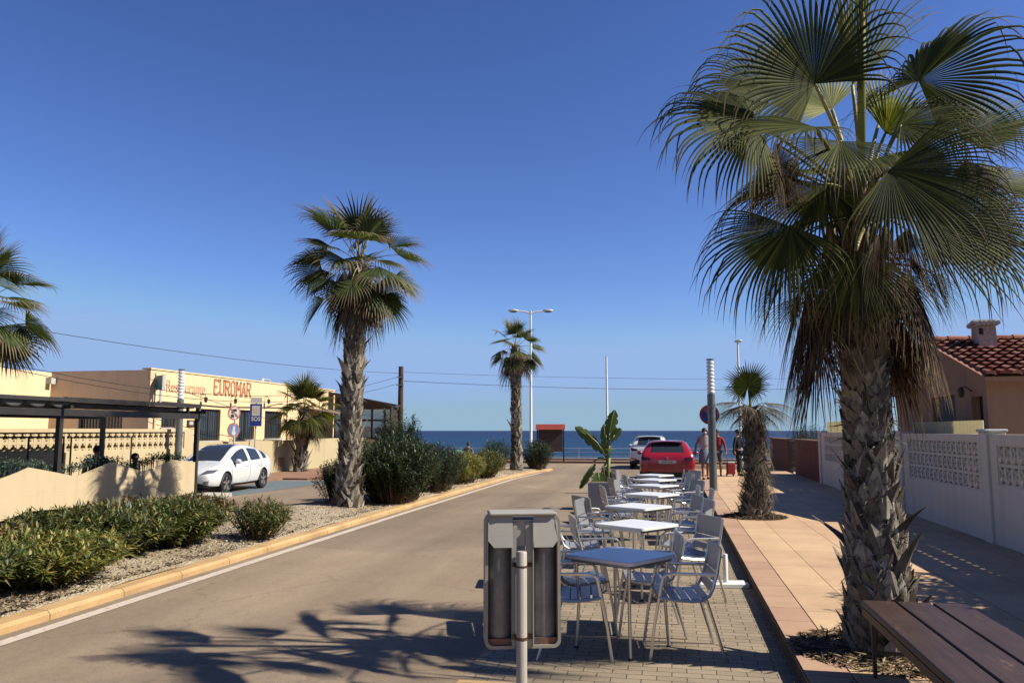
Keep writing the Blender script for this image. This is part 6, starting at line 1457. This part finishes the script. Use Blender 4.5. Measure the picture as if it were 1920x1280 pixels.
wp=PD(1344,812,27.2); person('person in a red shirt holding a dark bag, half hidden by the column lamp',(wp.x,wp.y,.12),R(-5),1.56,M_cred,M_cgrey,stride=.1,bag=1,sleeve='long')
wp=PD(1383,812,27.5); person('person in dark clothes standing behind the small sidewalk palm',(wp.x,wp.y,.12),R(60),1.56,M_cnavy,M_cnavy,shortl=False,stride=.08,sleeve='long')
# red pull cart beside the dark-clothed person
q=PD(1370,872,27.0); t=thing('shopping_trolley','small red shopping trolley with a white lid on the sidewalk','trolley',(q.x,q.y,.12),YW); t.scale=(.7,.7,.7)
mb=MB(); mb.bbox((-.19,-.14,.10),(.19,.14,.62),.03); mb.build('bag_body',[M_cred],t); mb=MB(); mb.bbox((-.17,-.13,.621),(.17,.13,.70),.03); mb.build('lid',[M_signw],t)
mb=MB(); 
for s in(-1,1): mb.prism([(.08*math.cos(2*PI*i/14),.08*math.sin(2*PI*i/14)) for i in range(14)],s*.15,s*.18,0,lambda u,v,w:V((w,.16+u,.08+v)))
mb.tube([(-.12,.16,.05),(-.12,.18,.9),(.12,.18,.9),(.12,.16,.05)],.012,6); mb.build('wheel_frame',[M_black],t)
# people sitting on the terrace behind the planter
for px_,py_,lb in((182,843,'seated person with dark hair behind the planter, left of the two heads'),(253,856,'seated person with dark hair behind the planter, next to the pergola back post')):
    q=PX(px_,py_,-12.6); person(lb,(q.x,q.y,q.z-1.58*.95-.05+.0),R(60 if px_<200 else 150),1.62,M_cgrey if px_>200 else M_cnavy,M_cnavy,sitting=True,stride=0,shortl=False)
# people by the seafront
q=PD(878,832,38.5); person('person with a big dark hat seen behind the far median bushes',(q.x,q.y,q.z-1.55),R(180),1.62,M_cgrey,M_cnavy,stride=.05); 
q=PD(930,848,37); person('person in black on the seafront next to the thin palm',(q.x,q.y,q.z-1.48),R(150),1.55,M_cnavy,M_cnavy,stride=.05,sleeve='long',shortl=False)
q=PD(724,822,36); person('person with brown top looking over the bushes near the yellow wall',(q.x,q.y,q.z-1.45),R(20),1.5,pm('brown_cloth',lin((96,70,48)),.85),M_cnavy,stride=.05)
# beach parasol
q=PD(860,852,40.0); t=thing('beach_parasol','round turquoise and mint parasol by the seafront','parasol',(q.x,q.y,.1)); zc=q.z-.1
mb=MB(); n=24
for i in range(n):
    a0=2*PI*i/n;a1=2*PI*(i+1)/n; P=[(0,.34),(.22,.29),(.42,.12),(.5,0)]
    for (r0_,z0_),(r1_,z1_) in zip(P,P[1:]): mb.add([(r0_*math.cos(a0),r0_*math.sin(a0),zc-.1+z0_),(r1_*math.cos(a0),r1_*math.sin(a0),zc-.1+z1_),(r1_*math.cos(a1),r1_*math.sin(a1),zc-.1+z1_),(r0_*math.cos(a1),r0_*math.sin(a1),zc-.1+z0_)],[(0,1,2,3)],(i//3)%2)
mb.build('canopy',[M_para1,M_para2],t,smooth='all',fixn=False); mb=MB(); mb.tube([(0,0,0),(0,0,zc+.2)],.02,6); mb.build('pole',[M_whitem],t)
# ================================================================== LIGHT, SKY, CAMERA
SUN_EL=R(43); # azimuth: from camera right, a little ahead
saz=math.atan2(cr.y,cr.x)-R(11)
sd=V((math.cos(saz)*math.cos(SUN_EL),math.sin(saz)*math.cos(SUN_EL),math.sin(SUN_EL)))
sl=bpy.data.lights.new('sun','SUN'); sl.energy=4.7; sl.angle=R(.53); sl.color=(1,.93,.81); so=bpy.data.objects.new('sun',sl); col.objects.link(so)
so.rotation_euler=(-sd).to_track_quat('-Z','Y').to_euler()
w=bpy.data.worlds.new('World'); sc.world=w; w.use_nodes=True; nt=w.node_tree; bg=nt.nodes['Background']
sk=nt.nodes.new('ShaderNodeTexSky'); sk.sky_type='NISHITA'; sk.sun_disc=False; sk.sun_elevation=SUN_EL; sk.sun_rotation=math.atan2(sd.x,sd.y)
sk.altitude=0; sk.air_density=1.0; sk.dust_density=.4; sk.ozone_density=3.5
EXPO=1.1; SK=.13
sep=nt.nodes.new('ShaderNodeSeparateColor'); cmb=nt.nodes.new('ShaderNodeCombineColor'); nt.links.new(sk.outputs[0],sep.inputs[0])
for i_,(g__,k__) in enumerate(((1.4,1.03),(1.37,1.0),(1.36,1.26))):
    m1=nt.nodes.new('ShaderNodeMath'); m1.operation='MULTIPLY'; m1.inputs[1].default_value=SK; nt.links.new(sep.outputs[i_],m1.inputs[0])
    m2=nt.nodes.new('ShaderNodeMath'); m2.operation='POWER'; m2.inputs[1].default_value=g__; nt.links.new(m1.outputs[0],m2.inputs[0])
    m3=nt.nodes.new('ShaderNodeMath'); m3.operation='MULTIPLY'; m3.inputs[1].default_value=k__/.12/2**EXPO; nt.links.new(m2.outputs[0],m3.inputs[0]); m4=nt.nodes.new('ShaderNodeMath'); m4.operation='MINIMUM'; m4.inputs[1].default_value=(.31,.475,.80)[i_]/.12/2**EXPO; nt.links.new(m3.outputs[0],m4.inputs[0]); 
    if i_==2:
        m5=nt.nodes.new('ShaderNodeMath'); m5.operation='MULTIPLY'; m5.inputs[1].default_value=1.32; nt.links.new(prev.outputs[0],m5.inputs[0])
        m6=nt.nodes.new('ShaderNodeMath'); m6.operation='MAXIMUM'; nt.links.new(m5.outputs[0],m6.inputs[0]); nt.links.new(m4.outputs[0],m6.inputs[1]); m4=m6
    prev=m4; nt.links.new(m4.outputs[0],cmb.inputs[i_])
nt.links.new(cmb.outputs[0],bg.inputs[0]); bg.inputs[1].default_value=.12
cam=bpy.data.cameras.new('camera'); cam.lens=F/1920*36; cam.sensor_width=36; cam.clip_end=60000; cam.clip_start=.05
co=bpy.data.objects.new('camera',cam); col.objects.link(co); co.location=CAM; co.rotation_euler=(PI/2+PT,0,YW); sc.camera=co
sc.view_settings.view_transform='Standard'; sc.view_settings.look='None'; sc.view_settings.gamma=1; sc.view_settings.exposure=EXPO
sc.render.engine='CYCLES'; sc.cycles.max_bounces=6; sc.cycles.diffuse_bounces=3; sc.cycles.transparent_max_bounces=12
